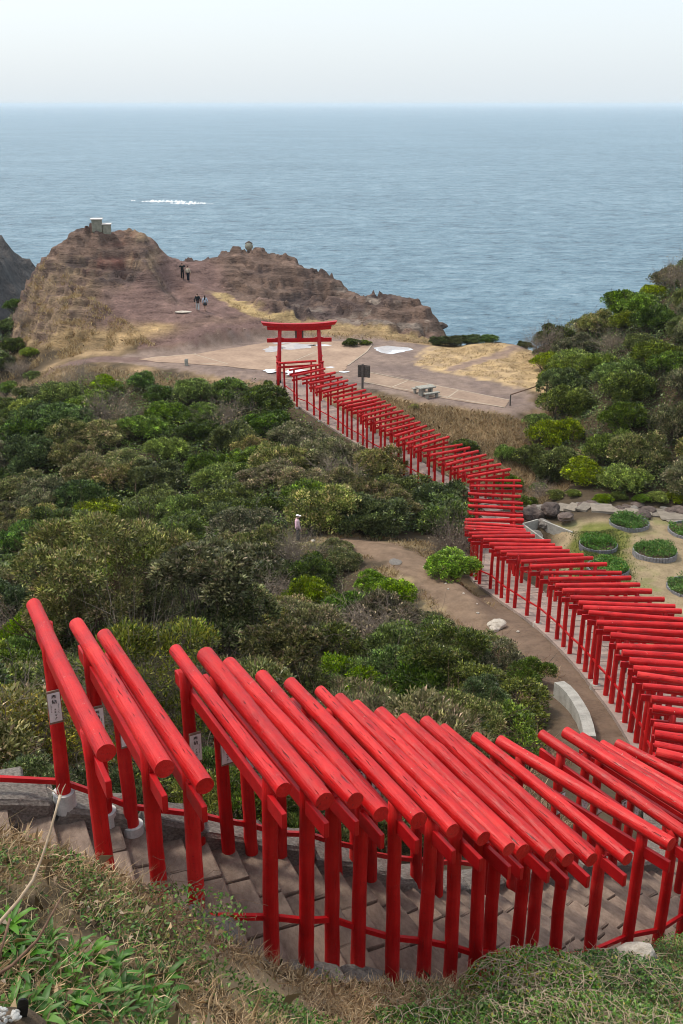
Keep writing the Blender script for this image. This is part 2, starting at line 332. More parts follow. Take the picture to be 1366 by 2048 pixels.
# ------------------------------------------------------------------ terrain: survey points (x, y, drop below eye level)
CP = np.array([
 (0,-8,1.4),(-8,-6,1.4),(8,-6,1.6),(0,0,1.7),(-4,0,1.7),(4,0,1.9),(0,1.2,2.0),(0,2.5,4.2),(0,4,5.8),(0,5.5,6.9),(-3,3.2,4.7),(-4,5.2,5.2),(-3.2,4.9,5.45),(-2,5.2,5.75),(-6,7,5.4),(-7,4,3.6),(-12,5,4),
 (-3.0,7.1,5.7),(-2.2,7.2,6.2),(-1.75,7.45,6.95),(-1.2,7.55,7.45),(-.55,7.55,8.1),(.1,7.5,8.55),(1,7.7,8.85),(2.0,8.3,9.2),(3.0,9.0,9.7),(4.1,9.6,10.2),(.0,6.4,7.75),(-1.2,6.2,6.65),(1.5,6.4,8.2),(3,6,8.3),(6,8,9.3),(8,6,8),(5,4,6.5),(6,11,10.9),(9,12,11.6),(12,9,10),(16,10,10.5),(16,3,6),
 (-8,10.5,7.6),(-5.5,11.3,9.2),(-3.6,12.3,9.8),(-2,13,10.4),(0,14,11.5),(3,16,13.2),(5,18.5,14.6),(-8,14,10.5),(-8,18,12.6),(-14,14,10),(-20,20,13),(-3,20,14.6),(0,22,15.7),(4,24,16.9),(6,24.5,17.0),(6.7,27,17.5),(6.9,31,18.3),
 (3,28,18.6),(-3,28,18.4),(-9,28,18),(-18,30,18.5),(0,34,20.2),(5,34,19.7),(7.4,35.6,19.8),(6.0,41.7,20.9),(4.25,47.5,21.8),(1.6,51.2,22.3),(-1.8,52.6,22.5),(3,39,21),(-4,40,21.5),(-12,40,22),(-25,42,23),(-2,47,22.4),(-8,50,24),(-20,52,26),(6.2,50,22.6),
 (5,57,23.6),(0,60,24),(-5,62,24.6),(-10,60,26),(-20,60,27.5),(-32,58,29),(-10,72,26),(-20,72,26.5),(-30,70,28.5),(-5,78,24.6),(-12,82,24.2),(-20,85,24),(-27,86,24.6),(0,68,24.2),
 (-8,88,22.7),(-16,89.3,22.7),(-23,91,22.8),(-27.5,94,23.2),(-30,91,25),(-36,96,31),(-36,84,29),(-44,92,38),(-55,100,49),(-45,74,34),(-60,75,48),(-50,55,33),(-70,60,49),(-45,40,26),(-60,30,26),(-38,118,27),(-42,118,33),(-48,120,46),(-37,108,27),(-42,106,34),(-34.5,100,25.5),
 (-26.7,115,13.2),(-35,112,20.3),(-32.9,113,16.2),(-31,114,14.6),(-29,115,13.8),(-24.4,115,13.9),(-21.2,116,14.2),(-19.5,117,16.2),(-16.9,125,18.2),(-18.7,109.5,18.8),(-21.3,99.7,22.0),(-26.3,101,21.8),(-31.4,102,23),(-24.9,107,17.3),(-22.8,103,20.2),(-28.5,108,17.8),
 (-14.5,105,19.9),(-20.9,112.2,15.0),(-20.6,109.8,15.8),(-18.9,113.4,18.6),(-18.7,110.8,18.7),(-23.2,111.2,16.6),(-23.4,108.6,17.9),(-19.4,103.5,20.3),(-10.5,105,21),(-9.7,109.5,20.5),(-13.2,117,19.6),(-16,113,18.6),(-8,113,20.6),(-4.6,116,21.0),(1,112,20.9),(6,106,22.3),(-2,108,21.9),
 (-11,127,18.0),(-6,128,19.8),(-2.6,127,21.4),(4,122,23.7),(9.9,115,24.3),(11.5,112,23.8),
 (-11,140,40),(-26,132,38),(0,140,46),(8,135,49),(16,122,46),(-20,142,49),(-36,128,42),(-30,124,28),(-22,128,28),(-5,135,32),(6,129,36),(13,118,36),
 (16.4,105,23.3),(12,107,24.4),(16,114,40),(22,112,38),(24,104,24.4),(30,112,34),(40,118,38),(55,118,38),(20,122,49),(40,132,49),(70,125,45),
 (-12,95,22.5),(0,95,22.5),(6,92,22.5),(-5,100,22.2),(3,103,22.4),(10,95,22.5),(14,88,22.4),(7,83,22.4),(13,80,22.45),(18,86,22.4),(10,102,22.7),(17,97,22.9),(1.5,86,22.5),
 (6,79,22.9),(9,77,23.2),(8,74,24.2),(12,75,23.6),(9.5,69,25.2),(12,70,24.8),(15,69,24.9),(13,63,24.8),(15.5,77,23.2),(3,77,23.2),(0.5,81,22.8),
 (14,44,22.9),(22,44,22.9),(14,52,23.5),(24,52,23.5),(14,60,24.0),(24,60,23.9),(34,50,22.5),(14,38,21.6),(20,38,21.6),(13,30,18.8),(18,30,19),(13,22,16.3),(18,22,16.5),(12,16,13.6),(30,35,20),(30,20,15),
 (18,64.5,23.6),(26,64.5,22.9),(20,75,21.7),(28,75,18.6),(38,75,15),(22,90,21.3),(30,92,17.0),(40,95,12.5),(50,95,9),(26,98,19.3),(20.5,99,22.8),(34,102,16.9),(50,80,8),(35,64,19),(45,66,14),(60,90,6),(60,60,10),(45,106,14),(70,100,8),(50,45,16),
 ], dtype=float)
cpx, cpy, cpz = CP[:, 0], CP[:, 1], CAMZ - CP[:, 2]
def _phi(r2): return 0.5 * r2 * np.log(r2 + 1e-6)
_n = len(CP)
_A = np.zeros((_n + 3, _n + 3))
_A[:_n, :_n] = _phi((cpx[:, None] - cpx[None]) ** 2 + (cpy[:, None] - cpy[None]) ** 2) + np.eye(_n) * 0.6
_A[:_n, _n] = 1; _A[:_n, _n + 1] = cpx; _A[:_n, _n + 2] = cpy; _A[_n:, :_n] = _A[:_n, _n:].T
_W = np.linalg.solve(_A, np.concatenate([cpz, [0, 0, 0]]))
PLAZA = [(-24,95.2),(-17.5,91.8),(-12,90),(-7,87.0),(-4,85.6),(2,84.2),(6.5,80.4),(13.2,77.0),(16.2,79),(16.5,87),(16.5,95),(11,100),(8,103.2),(3,105.0),(-3,106.4),(-8.5,105.6),(-11.5,103.2),(-15.5,99.8),(-20.5,98.2)]
DIRT = [(8.6,33.6),(7.6,36.2),(6.0,41.0),(4.6,46.3),(2.4,50.2),(0.9,51.3)]
HEAD = [(-60,99.5),(-36,99),(-31,99.5),(-25,98.6),(-20.5,98.4),(-15.5,100),(-11.5,103.4),(-8.5,105.8),(-3,106.6),(3,105.2),(8,103.4),(12,106),(12.5,112),(24,124),(24,170),(-60,170)]
def rock_mask(x, y):
    d = poly_dist(x, y, HEAD, True); i = in_poly(x, y, HEAD)
    return np.where(i, smooth01(0.2, 3.0, d), 0.0)
def track_mask(x, y):   # the trodden red slope on the headland, smoother than the rock
    a = poly_dist(x, y, [(-20, 101.8), (-20.5, 105), (-15, 104), (-7, 105.2), (-12.5, 108), (-16.3, 113), (-17.2, 119)])
    return 1 - smooth01(2.2, 5.0, a)
def height(x, y):
    x = np.asarray(x, float); y = np.asarray(y, float); sh = x.shape; x = x.ravel(); y = y.ravel()
    z = np.empty(x.shape)
    for k in range(0, len(x), 20000):
        xs, ys = x[k:k + 20000], y[k:k + 20000]
        z[k:k + 20000] = _phi((xs[:, None] - cpx[None]) ** 2 + (ys[:, None] - cpy[None]) ** 2) @ _W[:_n] + _W[_n] + _W[_n + 1] * xs + _W[_n + 2] * ys
    far = smooth01(12, 30, y)
    pm = np.where(in_poly(x, y, PLAZA), smooth01(0.0, 1.4, poly_dist(x, y, PLAZA, True)), 0.0)
    z = z * (1 - pm) + (CAMZ - 22.47) * pm
    rm = rock_mask(x, y); tm = track_mask(x, y)
    rk = rm * (1 - 0.9 * tm)
    cl = np.clip(rk * 1.0, 0, 1)
    wx = x + 1.2 * fbm(x * 0.25, y * 0.25, 1.0, 3); wy = y + 1.2 * fbm(x * 0.25, y * 0.25, 6.0, 3)
    z = z + cl * (0.62 - 0.75 * ridged(wx * 0.11, wy * 0.11, 0.3, 5) * 0.8 + 0.55 * ridged(wx * 0.33 + 0.15 * z, wy * 0.33, 2.0, 4) - 0.35 + 0.30 * ridged(x * 0.85 + 0.4 * z, y * 0.85, 4.0, 3) - 0.1 + 0.13 * fbm(x * 2.6, y * 2.6, z * 1.5, 2))
    z = z - rm * 1.5 * np.exp(-((x + 2.2) / 3.2) ** 2 - ((y - 118.2) / 1.3) ** 2) - rm * 1.3 * np.exp(-(((x + 23.0) * 0.9 + (y - 112) * 0.3) / 1.1) ** 2 - ((y - 111.5) / 3.2) ** 2)
    z = z + rm * 0.7 * np.exp(-((x + 3) / 5) ** 2 - ((y - 120.6) / 1.1) ** 2)
    # strata ledges and gullies
    zz = z * 0.9 + 0.10 * x + 0.9 * fbm(x * 0.16, y * 0.16, 0, 3); fz = zz - np.floor(zz)
    z = z + cl * 0.6 * (smooth01(0.0, 0.30, fz) - fz) 
    z = z + (1 - pm) * (1 - rm) * far * 0.14 * fbm(x * 0.45, y * 0.45, 0, 4) + (1 - far) * 0.07 * fbm(x * 1.1, y * 1.1, 0, 4) + rm * tm * 0.10 * fbm(x * 0.5, y * 0.5, 2.0, 3)
    # corridor of the gates
    D, I = path_near(x, y)
    half = np.where(PS[I] < 24, 1.22, 1.75); fall = np.where(PS[I] < 24, 0.5, 1.6)
    pw = 1 - smooth01(0, 1, np.clip((D - half) / fall, 0, 1))
    near_steps = smooth01(26, 20, PS[I])
    target = PZ[I] - 0.10 - 0.22 * near_steps
    z = np.where(D < 6, z * (1 - pw) + target * pw, z)
    # dirt path
    dd = poly_dist(x, y, DIRT); dz = (1 - smooth01(1.2, 2.6, dd)) * (1 - pw)
    z = z - dz * 0.06
    # garden hollow of the concrete basin
    z = z - 0.9 * np.clip(1 - poly_dist(x, y, [(12.0, 56.6), (12.7, 53.5)]) / 1.1, 0, 1) ** 0.5 * (D > 2.6)
    z = np.maximum(z, -4.0 + 0.3 * fbm(x * 0.1, y * 0.1))
    return z.reshape(sh)
def hz(x, y): return float(height(np.array([x]), np.array([y]))[0])
def pix(x, y, D):
    """survey: a sight line of the photograph at a drop D below eye level"""
    u = (x - 683) / 2050; v = (y - 1024) / 2050; c, s = math.cos(PITCH), math.sin(PITCH)
    k = D / (s + v * c); return (u * k, (c - v * s) * k)
def cast(px, py, y0=5.0, y1=150.0):
    """where a sight line meets the ground"""
    u = (px - 683) / 2050; v = (py - 1024) / 2050; c, s = math.cos(PITCH), math.sin(PITCH)
    Y = np.geomspace(y0, y1, 900); k = Y / (c - v * s); X = u * k; Z = CAMZ - (s + v * c) * k
    b = np.where(Z < height(X, Y))[0]; i = b[0] if len(b) else -1
    return float(X[i]), float(Y[i])
# fan-shaped grid: fine close by, coarser far off
yo = -7.0
rr = 4.0 * np.exp(np.arange(0, 1, 1 / 760) * math.log(190 / 4.0))
tt = np.concatenate([np.linspace(-1.3, -0.42, 40, endpoint=False), np.linspace(-0.42, 0.42, 250), np.linspace(0.42, 1.3, 41)[1:]])
GX = rr[:, None] * tt[None]; GY = yo + np.repeat(rr[:, None], len(tt), 1)
GZ = height(GX, GY)
nr, nc = GX.shape
# ground colours (what each patch is made of)
def lerp(a, b, m): return a * (1 - m[..., None]) + np.array(b) * m[..., None]
def ground_colour(GX, GY, GZ):
    n1 = fbm(GX * 0.5, GY * 0.5, 0, 4); n2 = fbm(GX * 1.7, GY * 1.7, 4, 4); n3 = fbm(GX * 0.12, GY * 0.12, 9, 3)
    C = np.zeros(GX.shape + (3,)) + np.array((0.075, 0.056, 0.036))
    dry = smooth01(-0.2, 0.5, n1 + 0.3 * n2)
    # dry grass on banks around the plaza, on the lawn and along the gates
    bank = np.maximum(1 - smooth01(3, 6, np.abs(poly_dist(GX, GY, PLAZA, True))), (in_poly(GX, GY, [(3, 84), (7, 80), (15, 77), (19, 70), (12, 64), (8, 67), (4, 73), (0, 80)]) * 1.0))
    C = lerp(C, (0.33, 0.23, 0.13), np.clip(bank * (0.45 + 0.7 * n1), 0, 1))
    lawn = in_poly(GX, GY, [(6.2, 93.5), (9, 89.8), (11.5, 88.2), (13, 86.5), (19, 80), (21, 90), (21, 101), (15, 104), (12, 104.5), (9, 102), (7, 98)])
    lawn_d = np.where(lawn, smooth01(0, 1.2, poly_dist(GX, GY, [(6.2, 93.5), (9, 89.8), (11.5, 88.2), (13, 86.5), (19, 80), (21, 90), (21, 101), (15, 104), (12, 104.5), (9, 102), (7, 98)], True) + 0.5 * n2), 0.0)
    pl = in_poly(GX, GY, PLAZA)
    pld = np.where(pl, smooth01(0, 1.0, poly_dist(GX, GY, PLAZA, True) + 0.4 * n2), 0.0)
    C = lerp(C, (0.235, 0.175, 0.145), pld)
    C = lerp(C, (0.185, 0.138, 0.120), pld * smooth01(0.1, 0.7, n1))
    C = lerp(C, (0.47, 0.335, 0.18), lawn_d * (0.75 + 0.25 * np.clip(n2, -1, 1)))
    trail = 1 - smooth01(0.35, 1.0, poly_dist(GX, GY, [(10, 91.5), (13, 95), (16, 99), (18.5, 103.5)]) + 0.3 * n2)
    C = lerp(C, (0.24, 0.17, 0.14), np.clip(trail, 0, 1) * 0.9)
    # headland: tan tuff, purple-brown scoria, red crown, dry grass on the west flank
    rm = rock_mask(GX, GY); tm = track_mask(GX, GY)
    st = fbm(GX * 0.25, GY * 0.25, GZ * 1.2, 4)
    hc = np.zeros_like(C) + np.array((0.175, 0.120, 0.096))
    hc = lerp(hc, (0.31, 0.22, 0.145), smooth01(-0.3, 0.3, st) * smooth01(-14, -19, GX) * smooth01(-25, -21.5, GX + 0.6 * n1))
    hc = lerp(hc, (0.085, 0.064, 0.062), smooth01(0.0, 0.55, fbm(GX * 0.18, GY * 0.18, GZ * 0.9 + 5, 4)) * 0.85)
    hc = lerp(hc, (0.27, 0.225, 0.19), smooth01(0.25, 0.7, fbm(GX * 0.3, GY * 0.5, GZ * 1.5 + 11, 4)) * smooth01(-10, 2, GX) * 0.8)
    west = smooth01(-23.5, -28, GX + 0.25 * (108 - GY) + 1.6 * n1)
    hc = lerp(hc, (0.26, 0.185, 0.118), west * (0.45 + 0.5 * np.clip(n2 + st, -1, 1)) * smooth01(114, 109, GY))
    crown = 1 - smooth01(1.6, 3.2, np.hypot(GX + 25.2, (GY - 113.5) * 0.7) + 0.8 * n2)
    hc = lerp(hc, (0.17, 0.075, 0.062), np.clip(crown, 0, 1) * np.clip(0.35 + 0.8 * st, 0, 0.9))
    hc = lerp(hc, (0.20, 0.128, 0.113), np.clip(tm + 0.12 * n1, 0, 1) * 0.95)
    strip = 1 - smooth01(0.5, 1.5, poly_dist(GX, GY, [(-13, 112.5), (-11, 110.3), (-8.5, 108.4), (-4, 107.6), (2, 106.4), (7, 105.0), (12, 105.6)]) + 0.5 * n2)
    hc = lerp(hc, (0.46, 0.335, 0.17), np.clip(strip, 0, 1))
    foot = 1 - smooth01(1.2, 3.4, poly_dist(GX, GY, [(-33, 99.5), (-26, 99.6), (-21.5, 100), (-18.5, 100.6)]) + 0.9 * n1)
    hc = lerp(hc, (0.42, 0.29, 0.15), np.clip(foot, 0, 1) * 0.9)
    C = C * (1 - rm[..., None]) + hc * rm[..., None]
    edge = (1 - rm) * smooth01(97, 100, GY) * smooth01(-4, -9, GX) * (GX > -20) * (1 - pld)
    C = lerp(C, (0.20, 0.128, 0.113), np.clip(edge, 0, 1))
    wpath = 1 - smooth01(0.7, 1.3, poly_dist(GX, GY, [(-18, 95.2), (-23, 95.6), (-29, 93.5)]) + 0.25 * n2)
    C = lerp(C, (0.17, 0.115, 0.10), np.clip(wpath, 0, 1))
    # garden lawn: straw with green patches
    gp = [(11.2, 36), (11.6, 44), (11.4, 50), (12.6, 58.5), (18, 59.5), (36, 59), (36, 34), (20, 33)]
    gm = np.where(in_poly(GX, GY, gp), smooth01(0, 1.0, poly_dist(GX, GY, gp, True)), 0.0)
    C = lerp(C, (0.31, 0.24, 0.148), gm * (0.9 + 0.1 * n1))
    C = lerp(C, (0.20, 0.185, 0.085), gm * smooth01(0.25, 0.85, n1 + 0.4 * n2))
    C = lerp(C, (0.15, 0.16, 0.04), gm * (1 - smooth01(1.2, 2.0, poly_dist(GX, GY, [(13.6, 49.3), (14.6, 53.5), (15.4, 56)]) + 0.4 * n2)))
    # trodden dirt path through the thicket and dirt beside the gates
    dd = poly_dist(GX, GY, DIRT) + 0.35 * n2
    C = lerp(C, (0.28, 0.215, 0.12), np.clip(1 - smooth01(1.7, 3.2, dd), 0, 1) * smooth01(-0.3, 0.3, n1))
    C = lerp(C, (0.20, 0.138, 0.095), 1 - smooth01(1.15, 1.75, dd))
    pdist, pI = path_near(GX, GY); pdist = pdist.reshape(GX.shape); pI = pI.reshape(GX.shape)
    C = lerp(C, (0.155, 0.108, 0.078), (1 - smooth01(2.2, 3.6, pdist + 0.3 * n2)) * (PS[pI] > 22) * (PY[pI] < 46) * 0.95)
    # the foreground bank
    fg = smooth01(9.5, 8.3, GY)
    C = lerp(C, (0.33, 0.245, 0.15), fg * smooth01(-0.5, 0.2, n2))
    C = C * (1 + 0.10 * np.clip(n2, -1, 1))[..., None]
    C = np.clip(C, 0.01, 0.8)
    return C
C = ground_colour(GX, GY, GZ)
def terrain_mat(name, bscale, bstr, bdist):
    t = NT(name); at = t.n('ShaderNodeAttribute'); at.attribute_name = 'Col'
    v = t.coord('Object')
    a = t.noise(v, bscale, 6, 0.6); b = t.noise(v, bscale * 6, 4, 0.6)
    f = t.math('ADD', t.math('MULTIPLY', a, 0.6), t.math('MULTIPLY', b, 0.4))
    col = t.mix(1.0, at.outputs['Color'], t.ramp(f, [(0.3, (0.62, 0.60, 0.58)), (0.5, (1, 1, 1)), (0.72, (1.35, 1.33, 1.30))]), 'MULTIPLY')
    t.bump(f, bstr, bdist); return t.set(col, 0.92, 0.12)
M['ground'] = terrain_mat('ground', 1.6, 0.5, 0.15)
def rock_mat():
    t = NT('headland_rock'); at = t.n('ShaderNodeAttribute'); at.attribute_name = 'Col'
    v = t.coord('Object', (1, 1, 2.2)); vs = t.coord('Object', (0.35, 0.3, 3.2))
    a = t.noise(v, 0.7, 8, 0.65); b = t.noise(vs, 1.2, 6, 0.6); c = t.noise(v, 4.0, 5, 0.6)
    f = t.math('ADD', t.math('ADD', t.math('MULTIPLY', a, 0.4), t.math('MULTIPLY', b, 0.35)), t.math('MULTIPLY', c, 0.25))
    col = t.mix(1.0, at.outputs['Color'], t.ramp(f, [(0.36, (0.30, 0.28, 0.29)), (0.46, (0.85, 0.84, 0.83)), (0.54, (1.1, 1.1, 1.08)), (0.66, (1.75, 1.70, 1.60))]), 'MULTIPLY')
    t.bump(f, 1.0, 0.7); return t.set(col, 0.92, 0.12)
M['rock'] = rock_mat()
ids = np.arange(nr * nc).reshape(nr, nc)
F = np.stack([ids[:-1, :-1], ids[:-1, 1:], ids[1:, 1:], ids[1:, :-1]], -1).reshape(-1, 4)
fcx = GX.ravel()[F].mean(1); fcy = GY.ravel()[F].mean(1)
fh = in_poly(fcx, fcy, HEAD)
allV = np.stack([GX.ravel(), GY.ravel(), GZ.ravel()], -1); allC = C.reshape(-1, 3)
def terrain_piece(name, sel, mat):
    f = F[sel]; u, inv = np.unique(f, return_inverse=True)
    me = np_mesh(name, allV[u], inv.reshape(f.shape), mat, True)
    ca = me.color_attributes.new('Col', 'FLOAT_COLOR', 'POINT')
    ca.data.foreach_set('color', np.concatenate([allC[u], np.ones((len(u), 1))], 1).astype(np.float32).ravel())
    return tag(mesh_obj(name, me), kind='structure')
keep = allV[F][:, :, 2].max(1) > -3.0
terrain_piece('ground', ~fh & keep, M['ground'])
# the headland gets a finer grid of its own for its crags
HX, HY = np.meshgrid(np.arange(-46, 25, 0.22), np.arange(98, 138, 0.22), indexing='ij'); HZ = height(HX, HY)
hid = np.arange(HX.size).reshape(HX.shape); HF = np.stack([hid[:-1, :-1], hid[1:, :-1], hid[1:, 1:], hid[:-1, 1:]], -1).reshape(-1, 4)
hcx = HX.ravel()[HF].mean(1); hcy = HY.ravel()[HF].mean(1)
hk = (in_poly(hcx, hcy, HEAD) | (poly_dist(hcx, hcy, HEAD, True) < 0.7)) & (HZ.ravel()[HF].max(1) > -3)
HC = ground_colour(HX, HY, HZ); hz2 = HZ - np.where(in_poly(HX, HY, HEAD), 0.0, 0.03)
allV = np.stack([HX.ravel(), HY.ravel(), hz2.ravel()], -1); allC = HC.reshape(-1, 3); F = HF
terrain_piece('rocky_headland', hk, M['rock'])

# ------------------------------------------------------------------ sea
def sea_mat():
    t = NT('sea_water')
    v1 = t.coord('Object', (0.075, 0.10, 0.1)); v2 = t.coord('Object', (0.30, 0.36, 0.3)); v3 = t.coord('Object', (0.006, 0.010, 0.01))
    a = t.noise(v1, 1.0, 7, 0.66); b = t.noise(v2, 1.0, 5, 0.68); c = t.noise(v3, 1.0, 4, 0.55)
    h = t.math('ADD', t.math('MULTIPLY', a, 3.0), t.math('MULTIPLY', b, 1.3))
    t.bump(h, 1.0, 1.5)
    f = t.math('ADD', t.math('ADD', t.math('MULTIPLY', a, 0.42), t.math('MULTIPLY', b, 0.43)), t.math('MULTIPLY', c, 0.15))
    col = t.ramp(f, [(0.385, (0.010, 0.056, 0.095)), (0.46, (0.066, 0.165, 0.238)), (0.55, (0.155, 0.278, 0.360)), (0.66, (0.34, 0.46, 0.53))])  # ramp paints dark wave faces and pale sky glints into the water colour
    t.p.inputs['IOR'].default_value = 1.33
    return t.set(col, 0.28, 0.5)
M['sea'] = sea_mat()
sea = mesh_obj('sea', np_mesh('sea', [(-40000, -200, 0), (40000, -200, 0), (40000, 40000, 0), (-40000, 40000, 0)], [(0, 1, 2, 3)], M['sea']))
tag(sea, kind='structure')

# ------------------------------------------------------------------ steps, paving and kerbs under the gates
def jitter_box(name, mat, j=0.04, bev=0.03, seed=0):
    r = random.Random(seed); bm = bmesh.new()
    bmesh.ops.create_cube(bm, size=1.0)
    bmesh.ops.bevel(bm, geom=bm.edges[:], offset=bev, segments=1, affect='EDGES')
    for v in bm.verts: v.co += Vector((r.uniform(-j, j), r.uniform(-j, j), r.uniform(-j, j) * 0.6))
    return bm_mesh(name, bm, mat)
def lumpy_rock(name, mat, seed=0, sub=2, flat=0.75):
    bm = bmesh.new(); bmesh.ops.create_icosphere(bm, subdivisions=sub, radius=0.5)
    co = np.array([v.co[:] for v in bm.verts])
    d = 0.22 * fbm(co[:, 0] * 2.2 + seed * 7.1, co[:, 1] * 2.2, co[:, 2] * 2.2 + seed, 3) + 0.10 * ridged(co[:, 0] * 3 + seed, co[:, 1] * 3, co[:, 2] * 3, 2)
    for v, k in zip(bm.verts, d): v.co = v.co * (1 + float(k)); v.co.z *= flat
    return bm_mesh(name, bm, mat)
step_me = [jitter_box('step_block', M['step_stone'], 0.02, 0.035, i) for i in range(6)]
def rough_block(name, mat, seed):
    bm = bmesh.new(); bmesh.ops.create_cube(bm, size=1.0); bmesh.ops.bevel(bm, geom=bm.edges[:], offset=0.09, segments=1, affect='EDGES'); bmesh.ops.subdivide_edges(bm, edges=bm.edges[:], cuts=2, use_grid_fill=True)
    co = np.array([v.co[:] for v in bm.verts]); d = 0.085 * fbm(co[:, 0] * 3 + seed * 5, co[:, 1] * 3, co[:, 2] * 3 + seed, 3)
    for v, k in zip(bm.verts, d): v.co += v.co.normalized() * float(k)
    bmesh.ops.triangulate(bm, faces=[f for f in bm.faces if len(f.verts) > 4]); return bm_mesh(name, bm, mat)
kerb_me = [rough_block('kerb_block', M['kerb_grey'], 40 + i) for i in range(5)]
slab_me = [jitter_box('paving_slab', M['slab_stone'], 0.006, 0.012, 20 + i) for i in range(4)]
rocks_me = {k: [lumpy_rock('rock', M[k], i + 3 * j, 3) for i in range(4)] for j, k in enumerate(('boulder', 'pale_stone', 'kerb_grey'))}
S_STEP_END = float(PS[np.argmin(np.abs(PY - 18.0) + 100 * (PS < 8))])
stairs = tag(empty('stone_stairway', (0, 0, 0)), 'worn brown stone steps descending beneath the foreground row of red gates', kind='structure')
s = 3.0; TR = 0.365; i = 0
def face_frame(x, y, z, h, slope=0.0):
    return Matrix.Translation((x, y, z)) @ Matrix.Rotation(h, 4, 'Z') @ Matrix.Rotation(-slope, 4, 'Y')
while s < S_STEP_END:
    x, y, z, h = path_at(s + TR / 2)
    cuts = [-1.16, random.uniform(-0.55, -0.2), random.uniform(0.25, 0.6), 1.16]
    for k in range(3):
        a, b = cuts[k], cuts[k + 1]
        o = bpy.data.objects.new('step_block', random.choice(step_me)); link(o, stairs)
        o.matrix_local = face_frame(x, y, z - 0.2 + random.uniform(-0.012, 0.012), h + random.uniform(-0.02, 0.02)) @ Matrix.Translation((0, (a + b) / 2, 0)) @ Matrix.Diagonal((TR - 0.004 + 0.02, b - a - 0.012, 0.4, 1))
    s += TR; i += 1
# landing slabs at the top left
for k in range(3):
    x, y, z, h = path_at(0.6 + k * 0.9)
    o = bpy.data.objects.new('step_block', step_me[k]); link(o, stairs)
    o.matrix_local = face_frame(x, y, z - 0.2, h) @ Matrix.Diagonal((0.89, 2.4, 0.4, 1))
walk = tag(empty('paved_path', (0, 0, 0)), 'pinkish grey paved walk running under the middle and far red gates', kind='structure')
s = S_STEP_END + 0.05
while s < PS[-1] - 1.2:
    L = 1.05; x, y, z, h = path_at(s + L / 2); z0 = np.interp(s, PS, PZ); z1 = np.interp(s + L, PS, PZ)
    for a, b in ((-1.3, -0.44), (-0.44, 0.44), (0.44, 1.3)):
        o = bpy.data.objects.new('paving_slab', random.choice(slab_me)); link(o, walk)
        o.matrix_local = face_frame(x, y, z - 0.03 + random.uniform(-0.006, 0.006), h, math.atan2(z1 - z0, L)) @ Matrix.Translation((0, (a + b) / 2, 0)) @ Matrix.Diagonal((L - 0.012, b - a - 0.012, 0.14, 1))
    s += L
for side, nm in ((1, 'far'), (-1, 'near')):
    kw = tag(empty('kerb_wall', (0, 0, 0)), 'rough grey concrete kerb along the %s side of the foreground steps' % nm, 'kerb')
    s = 0.2
    while s < S_STEP_END + 1:
        L = random.uniform(0.6, 1.0); x, y, z, h = path_at(s + L / 2); z0 = np.interp(s, PS, PZ); z1 = np.interp(s + L, PS, PZ)
        o = bpy.data.objects.new('kerb_block', random.choice(kerb_me)); link(o, kw)
        off = side * (1.32 + random.uniform(-0.04, 0.04))
        o.matrix_local = face_frame(x, y, z + random.uniform(-0.05, 0.04) - 0.05, h + random.uniform(-0.05, 0.05), math.atan2(z1 - z0, L) * random.uniform(0.8, 1.05)) @ Matrix.Translation((0, off, 0)) @ Matrix.Diagonal((L * 1.04, 0.52, 0.50, 1))
        s += L

# ------------------------------------------------------------------ gate prototypes
def log_mesh(seed):
    r = np.random.default_rng(seed); n, m = 22, 18; L = 3.2
    xs = np.linspace(-L / 2, L / 2, n); th = np.arange(m) / m * 2 * math.pi
    r0 = r.uniform(0.088, 0.101); taper = r.uniform(-0.10, 0.10)
    bend = r.uniform(-0.02, 0.02); bendz = r.uniform(-0.015, 0.015)
    X, T = np.meshgrid(xs, th, indexing='ij')
    rad = r0 * (1 + taper * X / L) * (1 + 0.045 * fbm(X * 1.6 + seed * 3, np.cos(T) * 1.3, np.sin(T) * 1.3 + seed, 3))
    for _ in range(4):
        kx, kt = r.uniform(-1.4, 1.4), r.uniform(0, 6.28)
        rad += 0.012 * np.exp(-((X - kx) / 0.06) ** 2 - ((np.angle(np.exp(1j * (T - kt)))) / 0.35) ** 2)
    Y = rad * np.cos(T) + bend * np.sin((X / L + .5) * 3.14); Z = rad * np.sin(T) + bendz * np.sin((X / L + .5) * 3.14)
    V = np.stack([X, Y, Z], -1).reshape(-1, 3)
    bm = bmesh.new(); vs = [bm.verts.new(p) for p in V]
    for a in range(n - 1):
        for b in range(m):
            f = bm.faces.new((vs[a * m + b], vs[a * m + (b + 1) % m], vs[(a + 1) * m + (b + 1) % m], vs[(a + 1) * m + b])); f.smooth = True
    c0 = bm.faces.new(vs[:m]); c1 = bm.faces.new(vs[-m:][::-1])
    for e_ in list(c0.edges) + list(c1.edges): e_.smooth = False
    bmesh.ops.recalc_face_normals(bm, faces=bm.faces[:])
    return bm_mesh('top_log', bm, M['red_log'])
def pillar_mesh(seed):
    r = np.random.default_rng(100 + seed); bm = bmesh.new(); n = 9; pts = []; rd = []
    for k in range(n):
        z = -0.45 + (POST_H + 0.42) * k / (n - 1); pts.append((r.uniform(-0.006, 0.006), r.uniform(-0.006, 0.006), z)); rd.append(0.088 - 0.011 * k / (n - 1) + r.uniform(-0.002, 0.002))
    add_tube(bm, pts, rd, 14); bmesh.ops.recalc_face_normals(bm, faces=bm.faces[:])
    return bm_mesh('pillar', bm, M['red_post'], True)
log_me = [log_mesh(i) for i in range(7)]; pil_me = [pillar_mesh(i) for i in range(4)]
beam_me = box_mesh('tie_beam', (0, 0, 0), (2.95, 0.055, 0.185), M['red_plain'], 0.006)
wedge_me = box_mesh('wedge', (0, 0, 0), (0.11, 0.05, 0.06), M['red_plain'], 0.004)
